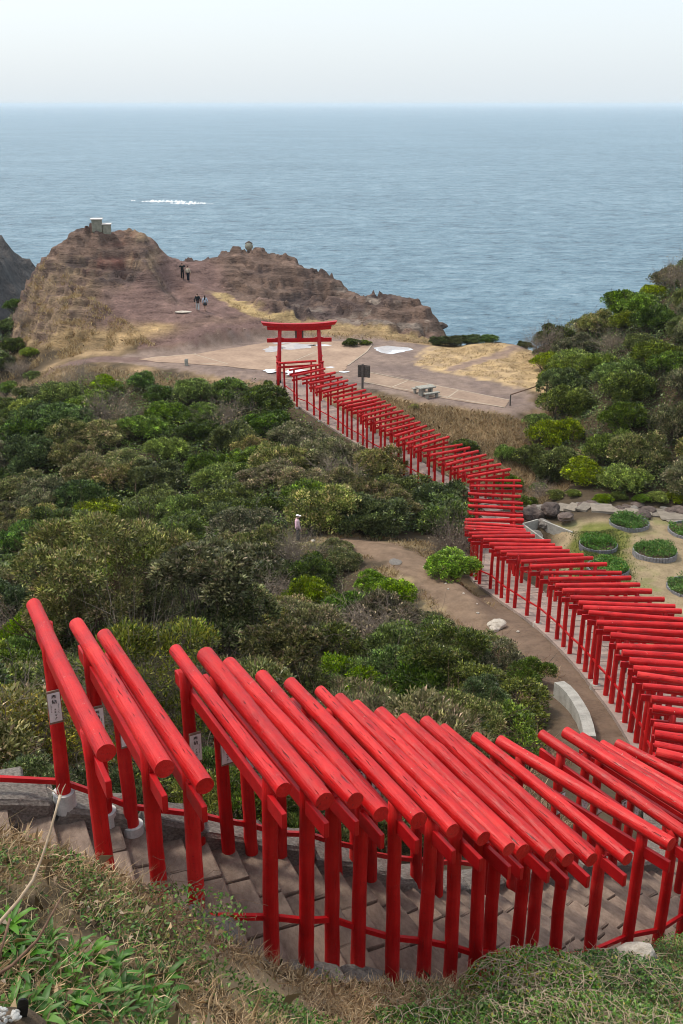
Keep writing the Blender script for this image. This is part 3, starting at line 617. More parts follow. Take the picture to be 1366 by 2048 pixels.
foot_me = tube_mesh('footing', [(0, 0, -0.12), (0, 0, 0.14)], [0.135, 0.13], M['footing_white'], 18, False)
pad_me = tube_mesh('footing', [(0, 0, -0.3), (0, 0, 0.03)], [0.20, 0.17], M['concrete_pale'], 14, False)
# plaque: wooden board, white face, brush writing
t = NT('plaque_wood'); M['plaque_wood'] = t.set(t.ramp(t.noise(t.coord('Object', (20, 20, 2)), 2, 3), [(0.3, (0.16, 0.11, 0.085)), (0.7, (0.30, 0.22, 0.17))]), 0.7, 0.2)
t = NT('plaque_white'); M['plaque_white'] = t.set(t.ramp(t.noise(t.coord(), 14, 3), [(0.3, (0.66, 0.66, 0.68)), (0.7, (0.80, 0.80, 0.82))]), 0.6, 0.3)
t = NT('ink'); M['ink'] = t.set(t.ramp(t.noise(t.coord(), 30, 2), [(0.3, (0.012, 0.012, 0.014)), (0.7, (0.03, 0.03, 0.032))]), 0.6, 0.2)
bm = bmesh.new(); add_box(bm, (0, 0, 0), (0.15, 0.018, 0.43), None, 0.002)
pl_me = bm_mesh('plaque', bm, M['plaque_wood'])
face_me = box_mesh('plaque_face', (0, -0.011, 0), (0.138, 0.006, 0.372), M['plaque_white'])
def text_mesh(name, items):
    bm = bmesh.new()
    for body, size, x, z in items:
        cu = bpy.data.curves.new('writing', 'FONT'); cu.body = body; cu.size = size; cu.align_x = 'CENTER'; cu.align_y = 'CENTER'; cu.extrude = 0.0006; cu.offset = size * 0.012; cu.resolution_u = 2
        o = bpy.data.objects.new('writing', cu); COL.objects.link(o)
        dg = bpy.context.evaluated_depsgraph_get(); me = bpy.data.meshes.new_from_object(o.evaluated_get(dg))
        me.transform(Matrix.Translation((x, -0.0155, z)) @ Matrix.Rotation(math.pi / 2, 4, 'X')); bm.from_mesh(me)
        bpy.data.objects.remove(o); bpy.data.meshes.remove(me); bpy.data.curves.remove(cu)
    return bm_mesh(name, bm, M['ink'])
def strokes(bm, seed):      # the donor columns are too small to read: rows of short brush strokes
    r = random.Random(seed)
    for x, z0, n, sz, dz in ((0.040, 0.045, 9, 0.011, 0.015), (-0.040, 0.045, 7, 0.011, 0.016), (0.002, -0.02, r.choice((3, 4)), 0.026, 0.040)):
        for k in range(n):
            for _ in range(5):
                add_box(bm, (x + r.uniform(-.35, .35) * sz, -0.0155, z0 - k * dz + r.uniform(-.4, .4) * sz), (sz * r.uniform(.3, .9), 0.001, sz * 0.13), Matrix.Rotation(r.choice((0, 0.1, 1.57, 0.8, -0.7)), 3, 'Y'))
def writing(seed):
    me = text_mesh('writing', [('奉', 0.058, 0, 0.135), ('納', 0.058, 0, 0.072)])
    bm = bmesh.new(); bm.from_mesh(me); strokes(bm, seed); return bm_mesh('writing', bm, M['ink'])
txt_me = [writing(i) for i in range(4)]
ORD = ['first', 'second', 'third', 'fourth', 'fifth', 'sixth', 'seventh', 'eighth', 'ninth', 'tenth', 'eleventh', 'twelfth', 'thirteenth', 'fourteenth', 'fifteenth', 'sixteenth', 'seventeenth', 'eighteenth', 'nineteenth', 'twentieth']
TENS = {2: 'twenty', 3: 'thirty', 4: 'forty', 5: 'fifty'}; TENTH = {2: 'twentieth', 3: 'thirtieth', 4: 'fortieth', 5: 'fiftieth'}
def ordinal(n):
    if n <= 20: return ORD[n - 1]
    return TENTH[n // 10] if n % 10 == 0 else TENS[n // 10] + '-' + ORD[n % 10 - 1]
runs = {k: [g for g in GATES if g[0] == k] for k in 'NMF'}
pill_pos = {('N', 1): [], ('N', -1): [], ('M', 1): [], ('M', -1): [], ('F', 1): [], ('F', -1): []}
cnt = {'N': 0, 'M': 0, 'F': 0}
for gi, (run, x, y, d, ang, L) in enumerate(GATES):
    cnt[run] += 1; k = cnt[run]
    base = CAMZ - d - POST_H
    g = empty('torii_gate', (x, y, base), R(ang))
    if run == 'N': lab = 'red log torii gate, %s from the upper left in the foreground row over the steps' % ordinal(k)
    elif run == 'M': lab = 'red log torii gate, %s in the middle row counted from its lower right end' % ordinal(k)
    else: lab = 'red log torii gate, %s before the large torii in the far row' % ordinal(len(runs['F']) - k + 1)
    tag(g, lab, 'torii gate', {'N': 'torii gates of the foreground row', 'M': 'torii gates of the middle row', 'F': 'torii gates of the far row'}[run])
    rot = random.uniform(-0.02, 0.02)
    o = bpy.data.objects.new('top_log', log_me[(gi * 3) % 7]); link(o, g); o.location = (0, 0, POST_H); o.rotation_euler = (random.uniform(-3, 3), rot, random.uniform(-0.015, 0.015)); o.scale = (L / 3.2, 1, 1)
    o.scale.y = o.scale.z = random.uniform(0.9, 1.08)
    half = L / 2 - random.uniform(0.44, 0.52)
    lean = random.uniform(-0.02, 0.02)
    for side in (1, -1):
        p = bpy.data.objects.new('pillar', random.choice(pil_me)); link(p, g); p.location = (side * half, 0, 0); p.rotation_euler = (random.uniform(-0.008, 0.008), lean, random.uniform(0, 6.28))
        w_ = bpy.data.objects.new('wedge', wedge_me); link(w_, g); w_.location = (side * (half + 0.03), 0, POST_H - 0.225); w_.rotation_euler = (0, side * 0.25, 0)
        c_, s_ = math.cos(R(ang)), math.sin(R(ang))
        pill_pos[(run, side)].append(Vector((x + c_ * side * half, y + s_ * side * half, base)))
        if (run == 'N' and k <= 3 and side == 1):
            f = bpy.data.objects.new('footing', foot_me); link(f, g); f.location = (side * half, 0, [0.24, 0.17, 0.12][k - 1])
        elif run == 'M' and k % 4 == 1 or run == 'F' and k % 3 == 0:
            f = bpy.data.objects.new('footing', pad_me); link(f, g); f.location = (side * half, 0, 0)
    bmo = bpy.data.objects.new('tie_beam', beam_me); link(bmo, g); bmo.location = (0, random.uniform(-0.004, 0.004), POST_H - 0.345 + random.uniform(-0.03, 0.03)); bmo.scale = ((L + 0.02) / 2.95, 1, 1); bmo.rotation_euler = (0, rot * 0.7, 0)
    if run == 'N' or (run == 'M' and k < 16):
        po = bpy.data.objects.new('plaque', pl_me); link(po, g); po.location = (half - 0.098, 0, 1.62 + random.uniform(-0.05, 0.05)); po.rotation_euler = (0, 0, -math.pi / 2)
        fo = bpy.data.objects.new('plaque_face', face_me); link(fo, po)
        to = bpy.data.objects.new('writing', txt_me[gi % 4]); link(to, po)
rail_h = {('N', 1): 0.52, ('N', -1): 0.72, ('M', 1): 0.75, ('M', -1): 0.75, ('F', 1): 0.75, ('F', -1): 0.75}
rail_me = box_mesh('rail', (0, 0, 0), (1, 0.05, 0.062), M['red_plain'])
rnm = {'N': 'foreground', 'M': 'middle', 'F': 'far'}
for (run, side), P in pill_pos.items():
    hr = tag(empty('handrail', tuple(P[0])), 'thin red handrail through the pillars on the %s side of the %s row' % (('far left' if side == 1 else 'near right'), rnm[run]), 'handrail')
    pts = [p + Vector((0, 0, rail_h[(run, side)])) for p in P]
    if run == 'N' and side == 1: pts = [pts[0] + Vector((-2.6, -0.62, 0.62))] + pts
    for a, b in zip(pts[:-1], pts[1:]):
        o = bpy.data.objects.new('rail', rail_me); link(o, hr); dv = b - a
        o.matrix_local = Matrix.Translation((a + b) / 2 - P[0]) @ dv.to_track_quat('X', 'Z').to_matrix().to_4x4() @ Matrix.Diagonal((dv.length, 1, 1, 1))

# ------------------------------------------------------------------ the great torii at the end of the row
T0 = Vector((-3.62, 87.3, hz(-3.62, 87.3)))
gt = tag(empty('large_torii', tuple(T0), R(4)), 'large red torii with curved upturned top at the end of the row', 'torii gate')
def part(parent, name, me, loc=(0, 0, 0), rot=(0, 0, 0), scale=None):
    o = bpy.data.objects.new(name, me); link(o, parent); o.location = loc; o.rotation_euler = rot
    if scale: o.scale = scale
    return o
for sx in (-1, 1):
    p = part(gt, 'pillar', tube_mesh('pillar', [(sx * 1.86, 0, -0.3), (sx * 1.80, 0, 1.5), (sx * 1.66, 0, 4.75)], [0.20, 0.19, 0.165], M['red_plain'], 18))
    part(p, 'pillar_sleeve', tube_mesh('pillar_sleeve', [(sx * 1.86, 0, -0.1), (sx * 1.845, 0, 0.35)], [0.225, 0.225], M['black_plastic'], 18, False))
    for sy in (-1, 1):
        sp = part(gt, 'side_post', tube_mesh('side_post', [(sx * 1.92, sy * 1.15, -0.4), (sx * 1.90, sy * 1.10, 2.15)], [0.125, 0.115], M['red_plain'], 14))
        bm = bmesh.new(); add_box(bm, (sx * 1.90, sy * 1.10, 2.19), (0.32, 0.32, 0.07)); part(sp, 'post_cap', bm_mesh('post_cap', bm, M['red_plain']))
    for z in (0.75, 1.72): part(gt, 'side_brace', box_mesh('side_brace', (sx * 1.86, 0, z), (0.07, 2.5, 0.13), M['red_plain'], 0.005))
    for dx in (-0.27, 0.27): part(gt, 'wedge', box_mesh('wedge', (sx * 1.685 + dx, 0, 4.02), (0.24, 0.16, 0.10), M['red_plain'], 0.01, Matrix.Rotation((-1 if dx > 0 else 1) * -0.3, 3, 'Y')))
part(gt, 'tie_beam', box_mesh('tie_beam', (0, 0, 3.84), (5.55, 0.17, 0.34), M['red_plain'], 0.01), scale=(1, 1, 1))
def curved_beam(name, half, z0, h, depth, lift, flare, mat):
    bm = bmesh.new(); n = 25; rings = []
    for k in range(n):
        u = -1 + 2 * k / (n - 1); z = z0 + lift * abs(u) ** 2.4
        sl = flare * u
        rings.append([bm.verts.new((u * half + (sl if c else 0), sy * depth, z + (h if c else 0))) for sy, c in ((-1, 0), (1, 0), (1, 1), (-1, 1))])
    for k in range(n - 1):
        for q in range(4): bm.faces.new((rings[k][q], rings[k][(q + 1) % 4], rings[k + 1][(q + 1) % 4], rings[k + 1][q]))
    bm.faces.new(rings[0][::-1]); bm.faces.new(rings[-1]); bmesh.ops.recalc_face_normals(bm, faces=bm.faces[:])
    return bm_mesh(name, bm, mat)
part(gt, 'lower_lintel', curved_beam('lower_lintel', 2.72, 4.68, 0.31, 0.17, 0.10, 0.05, M['red_plain']))
part(gt, 'top_lintel', curved_beam('top_lintel', 3.05, 4.993, 0.27, 0.27, 0.19, 0.18, M['red_plain']))
st = part(gt, 'tablet_strut', box_mesh('tablet_strut', (0, 0, 4.34), (0.42, 0.12, 0.74), M['red_plain'], 0.006))
part(gt, 'name_tablet', box_mesh('name_tablet', (0, 0.18, 4.33), (0.72, 0.09, 0.70), M['weathered_wood'], 0.01))

# ------------------------------------------------------------------ foliage prototypes
def unit(v): return v / (np.linalg.norm(v, axis=-1, keepdims=True) + 1e-9)
def leaf_quads(P, Dr, L, Wd, r, fold=0.12, mi=None):
    """diamond leaves: base P, direction Dr, length L, half width Wd"""
    n = len(P); Dr = unit(Dr)
    ref = unit(r.normal(size=(n, 3)) * 0.55 + np.array([0, 0, 1.0]))
    side = unit(np.cross(Dr, ref)); nor = np.cross(side, Dr)
    L = np.asarray(L).reshape(-1, 1) * np.ones((n, 1)); Wd = np.asarray(Wd).reshape(-1, 1) * np.ones((n, 1))
    mid = P + Dr * L * 0.5 + nor * L * fold
    tip = P + Dr * L - nor * L * fold * 0.6
    V = np.stack([P, mid - side * Wd, tip, mid + side * Wd], 1).reshape(-1, 3)
    return V, np.arange(n * 4).reshape(n, 4)
def crown_points(r, R3, nclump, k=12, low=-0.35, tight=1.0):
    c = unit(r.normal(size=(k, 3))) * (r.random((k, 1)) ** 0.45) * 0.74; c[:, 2] = np.abs(c[:, 2]) * 0.9 - 0.05
    rad = r.uniform(0.22, 0.46, k) * (9 / k) ** 0.2
    pts = []; nrm = []
    while sum(map(len, pts)) < nclump:
        j = r.integers(0, k, 4000); d = unit(r.normal(size=(4000, 3))); d[:, 2] = np.where(d[:, 2] < low, -d[:, 2], d[:, 2])
        p = c[j] + d * rad[j][:, None] * r.uniform(0.80, 1.05, (4000, 1)) * tight
        dist = np.linalg.norm(p[:, None] - c[None], axis=2) / rad[None]; dist[np.arange(4000), j] = 9
        ok = dist.min(1) > 0.78
        pts.append(p[ok]); nrm.append(d[ok])
    p = np.concatenate(pts)[:nclump] * np.array(R3); n = unit(np.concatenate(nrm)[:nclump] / np.array(R3))
    return p, n, c * np.array(R3)
def foliage_mesh(name, mats, seed, R3, nclump, nleaf, L, W, rho, tip=0.0, z0=0.5, k=9, up=0.5, spread=0.8):
    r = np.random.default_rng(seed)
    P, N, cs = crown_points(r, R3, nclump, k)
    P[:, 2] += R3[2] * z0
    off = unit(r.normal(size=(nclump, nleaf, 3))) * (r.random((nclump, nleaf, 1)) ** 0.4) * rho
    LP = (P[:, None] + off * np.array([1, 1, 0.8])).reshape(-1, 3)
    ND = np.repeat(N, nleaf, 0)
    Dr = unit(off.reshape(-1, 3)) * spread + ND * 0.55 + np.array([0, 0, up]) + r.normal(size=LP.shape) * 0.35
    Lr = L * r.uniform(0.6, 1.3, len(LP)); Wr = W * r.uniform(0.7, 1.25, len(LP))
    V, F_ = leaf_quads(LP, Dr, Lr, Wr, r)
    mi = np.zeros(len(LP), int)
    tint = np.repeat(np.exp(r.normal(size=nclump) * 0.42) * 0.95, nleaf) * r.uniform(0.8, 1.2, len(LP))
    if tip:
        cl = r.random(nclump) < tip; mi = (np.repeat(cl, nleaf) & (r.random(len(LP)) < 0.5)).astype(int)
    return np_mesh(name, V, F_, mats, False, mi, tint), cs + np.array([0, 0, R3[2] * z0])
def branch_mesh(name, mat, seed, targets, r0=0.05, sub=3, wob=0.15, twigs=0, tl=0.4):
    """tapered limbs from the base to each target, with side twigs; triangular section"""
    r = np.random.default_rng(seed); V = []; Fq = []
    def limb(a, b, ra, rb, n=5, wv=0.15):
        a = np.array(a, float); b = np.array(b, float); ln = np.linalg.norm(b - a)
        pts = [a + (b - a) * t + (r.normal(size=3) * wv * ln * 0.35 * math.sin(t * 3.14)) for t in np.linspace(0, 1, n)]
        d = unit(b - a); s1 = unit(np.cross(d, np.array([0.3, 0.5, 0.81]))); s2 = np.cross(d, s1)
        i0 = len(V)
        for t, p in zip(np.linspace(0, 1, n), pts):
            q = ra * (1 - t) + rb * t
            for g in range(3): V.append(p + (s1 * math.cos(g * 2.094) + s2 * math.sin(g * 2.094)) * q)
        for i in range(n - 1):
            for g in range(3): Fq.append((i0 + i * 3 + g, i0 + i * 3 + (g + 1) % 3, i0 + i * 3 + 3 + (g + 1) % 3, i0 + i * 3 + 3 + g))
        return pts
    for tg in targets:
        base = np.array([r.normal() * 0.12, r.normal() * 0.12, -0.3])
        ps = limb(base, tg, r0 * r.uniform(0.7, 1.1), r0 * 0.3, 6, wob)
        for _ in range(sub):
            p = ps[r.integers(2, 6)]; e = np.array(tg) + r.normal(size=3) * 0.45 * np.linalg.norm(tg) * 0.6; e[2] = max(e[2], p[2] * 0.8)
            p2 = limb(p, e, r0 * 0.35, r0 * 0.12, 4, wob)
            for _ in range(twigs):
                q = p2[r.integers(1, 4)]; dd = unit(e - p + r.normal(size=3) * np.linalg.norm(e - p) * 0.7) * tl * r.uniform(0.5, 1.2); dd[2] = abs(dd[2]) * 0.8 + 0.05
                p3 = limb(q, q + dd, r0 * 0.13, r0 * 0.05, 3, wob)
                for _ in range(3):
                    q3 = p3[r.integers(1, 3)]; limb(q3, q3 + (dd + r.normal(size=3) * tl * 0.5) * 0.6, r0 * 0.07, r0 * 0.03, 2, 0)
    return np_mesh(name, np.array(V), np.array(Fq), mat)
PROTO = {}
def proto(kind, variant, f_me, s_me): PROTO.setdefault(kind, []).append((f_me, s_me))
def mk(kind, n, mats, R3, nclump, nleaf, L, W, rho, tip=0.0, stem='bark', sub=2, twigs=0, z0=0.42, k=9, r0=0.05, seed0=0, up=0.5, tl=0.4):
    for i in range(n):
        f, cs = foliage_mesh('foliage', [M[m] for m in mats], seed0 + i * 13, R3, nclump, nleaf, L, W, rho, tip, z0, k, up)
        s = branch_mesh('stem', M[stem], seed0 + i, cs * 0.95, r0, sub, 0.15, twigs, tl)
        proto(kind, i, f, s)
# far shrubs (unit radius about 1, scaled on placing)
mk('evergreen', 5, ['leaf_dark', 'leaf_bright'], (1.0, 1.0, 0.85), 520, 26, 0.072, 0.021, 0.10, 0.12, seed0=100, k=22)
mk('bright', 3, ['leaf_bright', 'leaf_dark'], (1.0, 1.0, 0.75), 520, 26, 0.072, 0.021, 0.10, 0.2, seed0=200, k=22)
mk('olive', 4, ['leaf_olive', 'leaf_tip'], (1.0, 1.0, 0.85), 520, 24, 0.066, 0.018, 0.09, 0.35, seed0=300, twigs=1, k=22)
# nearer shrubs: finer leaves
mk('near_dark', 4, ['leaf_dark', 'leaf_olive'], (1.0, 1.0, 0.9), 620, 22, 0.062, 0.0135, 0.085, 0.25, seed0=400, twigs=2, sub=3)
mk('near_olive', 3, ['leaf_olive', 'leaf_tip'], (1.0, 1.0, 0.9), 560, 20, 0.072, 0.013, 0.085, 0.22, seed0=500, stem='twig_brown', twigs=3, sub=3)
mk('near_yellow', 2, ['leaf_yellow', 'leaf_bright'], (1.0, 1.0, 0.7), 480, 17, 0.058, 0.010, 0.085, 0.15, seed0=600, stem='twig_grey', twigs=7, sub=6, r0=0.032, tl=0.45)
mk('near_green', 2, ['leaf_bright', 'leaf_dark'], (1.0, 1.0, 0.8), 600, 20, 0.06, 0.014, 0.085, 0.3, seed0=650, twigs=2)
mk('rosette', 2, ['leaf_olive', 'leaf_tip'], (1.0, 1.0, 0.85), 640, 18, 0.085, 0.017, 0.045, 0.18, seed0=700, stem='bark', twigs=2, sub=4, k=14, up=0.55)
# bare grey-brown shrubs
for i in range(3):
    r = np.random.default_rng(800 + i); tg = unit(r.normal(size=(9, 3))) * np.array([0.8, 0.8, 0.6]); tg[:, 2] = np.abs(tg[:, 2]) * 0.7 + 0.55
    s = branch_mesh('stem', M['twig_grey'], 800 + i, tg * 0.9, 0.030, 6, 0.2, 6, 0.40)
    r2 = np.random.default_rng(820 + i); Pp = tg[r2.integers(0, 9, 260)] * r2.uniform(0.5, 1.15, (260, 1)) + r2.normal(size=(260, 3)) * 0.2
    V, F_ = leaf_quads(Pp, r2.normal(size=Pp.shape) + np.array([0, 0, .4]), r2.uniform(0.05, 0.11, 260), 0.02, r2)
    proto('bare', i, np_mesh('foliage', V, F_, M['leaf_tip'], tint=np.ones(260)), s)
SHRUBS = []
def shrub(kind, x, y, sr, sz, label, group, z=None, v=None, rz=None, name='shrub', cat='shrub'):
    f, s = PROTO[kind][v if v is not None else random.randrange(len(PROTO[kind]))]
    e = empty(name, (x, y, (hz(x, y) if z is None else z) - 0.05), random.uniform(0, 6.28) if rz is None else rz)
    tag(e, label, cat, group)
    for nm, me in (('foliage', f), ('stem', s)):
        o = bpy.data.objects.new(nm, me); link(o, e); o.scale = (sr, sr * random.uniform(0.88, 1.12), sz)
    SHRUBS.append((x, y, sr)); return e
def scatter(poly, dmin, n_try, seed, avoid_path=2.3, avoid_dirt=1.9):
    r = np.random.default_rng(seed); xs = [p[0] for p in poly]; ys = [p[1] for p in poly]
    cx = r.uniform(min(xs), max(xs), n_try); cy_ = r.uniform(min(ys), max(ys), n_try)
    ok = in_poly(cx, cy_, poly); D, I = path_near(cx, cy_); ok &= D > avoid_path
    ok &= poly_dist(cx, cy_, DIRT) > avoid_dirt
    out = []
    for a, b in zip(cx[ok], cy_[ok]):
        if all((a - p) ** 2 + (b - q) ** 2 > dmin * dmin for p, q in out): out.append((a, b))
    return out
# 1. the hillside left of the far gates
Z1 = [(-36, 84), (-29, 87.5), (-22, 88.6), (-15, 87.2), (-8, 86.0), (-5.6, 83.6), (-3.6, 79), (0, 73.4), (3.6, 67.2), (6.6, 62), (7.4, 55.5), (4, 54.0), (-3, 54.6), (-8, 52.8), (-31, 48), (-45, 66)]
pts = scatter(Z1, 2.75, 5200, 11, 2.7, 2.2); hs = height(np.array([p[0] for p in pts]), np.array([p[1] for p in pts]))
L1 = {'evergreen': 'glossy dark green shrub', 'bright': 'lighter leaf-green shrub', 'olive': 'buff-tipped olive shrub', 'bare': 'bare grey twiggy shrub'}
for (x, y), z in zip(pts, hs):
    nn = float(fbm(np.array([x * 0.11]), np.array([y * 0.11]), 3.0, 2)[0]) + random.uniform(-0.4, 0.4)
    kd = 'olive' if nn > 0.16 else ('bright' if nn < -0.22 else 'evergreen')
    if random.random() < 0.05: kd = 'bare'
    q = random.uniform(1.95, 2.7)
    if y > 85: q *= 0.75
    wh = ('just below the plaza rim' if y > 81 else 'midway up the slope' if y > 69 else 'low on the slope' if y > 60 else 'at the foot of the slope') + (' at the left picture edge' if x < -0.26 * y else ' left of the far gates' if x < -0.12 * y else ' beside the far gates')
    shrub(kd, x, y, q, q * random.uniform(0.75, 1.05), L1[kd] + ' ' + wh, 'shrubs ' + wh + ': ' + kd, z)
# 2. the right-hand hill
Z3 = [(15.2, 66), (17.6, 61.7), (30, 61.4), (36, 60), (58, 62), (62, 98), (36, 104), (24, 102.5), (19.8, 98.5), (18.2, 91), (18.4, 86), (16.6, 79.5), (15.4, 72)]
pts = scatter(Z3, 2.8, 5200, 12); hs = height(np.array([p[0] for p in pts]), np.array([p[1] for p in pts]))
L3 = {'evergreen': 'dark green shrub', 'bright': 'fresh green shrub', 'olive': 'olive-brown shrub with pale tips', 'bare': 'leafless grey-brown shrub'}
for (x, y), z in zip(pts, hs):
    if x > y * 0.40 + 3: continue
    nn = float(fbm(np.array([x * 0.13]), np.array([y * 0.13]), 7.0, 2)[0]) + random.uniform(-0.4, 0.4)
    kd = 'olive' if nn > 0.26 else ('bright' if nn < -0.02 else 'evergreen')
    if random.random() < 0.10: kd = 'bare'
    q = random.uniform(1.8, 2.5)
    wh = 'on the crest of the right-hand hill' if y > 92 else 'high on the right-hand hill' if y > 82 else 'midway up the right-hand hill' if y > 73 else 'at the garden-side foot of the right-hand hill'
    shrub(kd, x, y, q * (0.8 if kd == 'bare' else 1), q * random.uniform(0.85, 1.15), L3[kd] + ' ' + wh, 'shrubs ' + wh + ': ' + kd, z)
# 3. the hollow between the foreground row and the dirt path
Z2 = [(-34, 46), (-8, 52.5), (-3, 52.6), (-0.9, 51), (0.2, 47.5), (2.6, 43), (3.9, 38.5), (5.2, 34.6), (5.2, 30), (4.6, 26.5), (3.9, 22.8), (2.4, 19.5), (-1, 16.6), (-4.2, 15.4), (-9, 14.6), (-16, 17), (-30, 30)]
pts = scatter(Z2, 2.05, 4200, 13, 2.4, 2.5); hs = height(np.array([p[0] for p in pts]), np.array([p[1] for p in pts]))
L2 = {'near_dark': 'dark green small-leaved shrub in the hollow behind the foreground gates', 'near_olive': 'brownish olive shrub in the hollow behind the foreground gates', 'near_green': 'leaf-green shrub in the hollow behind the foreground gates', 'bare': 'leafless twiggy shrub in the hollow behind the foreground gates', 'evergreen': 'glossy dark green shrub at the far side of the hollow', 'olive': 'dull olive shrub at the far side of the hollow', 'bright': 'fresh green shrub at the far side of the hollow'}
for (x, y), z in zip(pts, hs):
    if abs(x) > y * 0.36 + 3: continue
    if abs(x + 4.3) < 2.7 and 13 < y < 21.5: continue
    if abs(x + 2.2) < 1.5 and 49.3 < y < 54: continue
    nn = float(fbm(np.array([x * 0.16]), np.array([y * 0.16]), 12.0, 2)[0]) + random.uniform(-0.35, 0.35)
    if y < 37: kd = 'near_olive' if nn > 0.15 else ('near_green' if nn < -0.2 else 'near_dark')
    else: kd = 'olive' if nn > 0.1 else 'evergreen' if nn > -0.3 else 'bright'
    if random.random() < 0.07: kd = 'bare'
    q = random.uniform(1.45, 2.0)
    hgt = q * random.uniform(0.85, 1.2)
    edge_d = float(poly_dist(np.array([x]), np.array([y]), DIRT)[0])
    if edge_d < 4.0: hgt *= 0.6; q *= 0.75
    wh = ', left part' if x < -0.2 * y else ', right part' if x > 0.05 * y else ', central part'
    shrub(kd, x, y, q, hgt, L2[kd] + wh, 'shrubs in the hollow' + wh + ': ' + kd, z)
# 4. hedge of dark growth right behind the far pillars of the foreground row
for i, (s_, off) in enumerate([(0.9, 2.35), (2.0, 2.75), (2.9, 2.35), (4.0, 2.6), (4.9, 2.45), (5.9, 2.6), (6.9, 2.5), (7.9, 2.6), (9.0, 2.6), (10.2, 2.7), (11.4, 2.8), (1.3, 3.6), (3.6, 3.8), (5.6, 3.9), (8.0, 3.9)]):
    x, y, z, h = path_at(s_); x -= math.sin(h) * off; y += math.cos(h) * off
    kd = 'near_dark' if i % 4 else 'near_green'
    shrub(kd, x, y, 0.85, random.uniform(0.75, 0.95) * (1.0 if off < 3 else 1.2), 'dense %s shrub close behind the far pillars of the foreground gates' % ('dark green' if kd == 'near_dark' else 'leaf-green'), 'shrubs behind the foreground pillars: ' + kd)
# 5. singular shrubs and small trees that stand out
def tall(kind, px_c, y, top_d, label, rx, name='shrub', cat='shrub', v=0, hgt=None):
    """a taller bush: crown carried on its limbs so that the top reaches the given drop; a second tier of foliage fills in below"""
    x = px_c * y; z = hz(x, y); H = (CAMZ - top_d) - z; crown = 1.22 * rx
    e = shrub(kind, x, y, rx, rx * 0.95, label, None, z, v, name=name, cat=cat)
    f, s_ = e.children[0], e.children[1]
    lift = H - crown
    if lift > 0.3:
        f.location.z = lift; s_.scale.z = max(0.5, H / 1.25)
        lv = lift - rx * 0.75
        while lv > -0.35 * rx:
            o = bpy.data.objects.new('foliage', f.data); link(o, e); o.scale = (rx * 0.98, rx * 0.94, rx * 0.8); o.location = (random.uniform(-.3, .3), random.uniform(-.3, .3), max(lv, 0)); o.rotation_euler = (0, 0, random.uniform(1, 5)); lv -= rx * 0.75
    else:
        for q in (f, s_): q.scale.z = max(0.35, H / 1.25)
    return e
tall('near_yellow', -0.225, 19.0, 9.2, 'yellow-green twiggy shrub just behind the left foreground gates', 1.9, v=0)
tall('near_yellow', -0.36, 16.5, 9.6, 'yellow-green shrub at the left picture edge beside the first gate', 1.5, v=1)
tall('rosette', -0.135, 29.5, 12.1, 'small olive-leaved tree with long upright leaves, tallest in the hollow', 2.0, 'small_tree', 'tree', 0)
tall('rosette', -0.06, 25.5, 13.2, 'spindly olive-leaved young tree right of the tallest one in the hollow', 1.35, 'small_tree', 'tree', 1)
tall('near_olive', -0.285, 34, 13.4, 'brown vine-covered shrub left of the olive-leaved tree', 2.3, v=0)
tall('near_olive', -0.21, 37, 15.1, 'reddish twiggy shrub behind the yellow-green shrub', 2.2, v=1)
tall('near_dark', 0.115, 30, 15.9, 'rounded dark green shrub below the white boulder on the dirt path', 1.75, v=1)
tall('near_dark', 0.160, 25.8, 15.2, 'dark shrub growing against the curved concrete wall', 0.95, v=2)
tall('near_olive', 0.140, 23.5, 14.6, 'greyish shrub with dry grass heads beside the curved concrete wall', 1.2, v=2)
tall('near_dark', 0.215, 29.8, 17.0, 'small dark green shrub at the upper end of the curved concrete wall', 0.85, v=3)
tall('bright', 0.118, 46.2, 20.2, 'bright green shrub spilling onto the dirt path beside the gates', 1.6, v=0)
tall('bare', 0.122, 50, 20.3, 'bare grey brushwood between the green shrub and the turn of the gates', 1.5, v=0)
tall('olive', -0.040, 50.6, 21.95, 'low grey-green shrub in front of the person in the white cap', 1.2, v=1)
tall('near_green', 0.028, 25.0, 15.2, 'bright green leafy shrub in the middle of the hollow', 1.35, v=0)
tall('near_green', -0.005, 31.0, 17.6, 'light green shrub beside the dry grass of the hollow', 1.5, v=1)
# 6. low hedges at the seaward rim of the plaza
for i, (x, y, q, hh) in enumerate([(9.8, 102.8, 1.1, 0.9), (11.4, 103.2, 1.35, 1.15), (13.2, 103.6, 1.4, 1.1), (14.9, 103.8, 1.2, 0.9)]):
    shrub('evergreen', x, y, q, hh, 'low dark green bush, %s from the left in the clump at the seaward rim' % ORD[i], 'bushes at the seaward rim')
shrub('evergreen', 1.0, 101.4, 1.0, 0.75, 'single dark bush on the plaza edge right of the large torii', None)
shrub('evergreen', 2.4, 101.9, 0.7, 0.5, 'tiny dark bush beside the one right of the large torii', None)
shrub('evergreen', 18.6, 103.0, 0.9, 0.8, 'small bush by the sea where the grass trail ends', None)
shrub('bright', -4.6, 51.0, 1.2, 0.9, 'low green bush left of the person in the white cap', None)
shrub('olive', -0.4, 50.2, 1.0, 0.75, 'low olive bush right of the person in the white cap', None)
shrub('evergreen', 19.6, 97.0, 1.2, 1.1, 'dark bush at the foot of the right hill beside the grass trail', None)
shrub('evergreen', -6.3, 85.4, 0.55, 0.95, 'small upright dark bush beside the left post of the large torii', None)
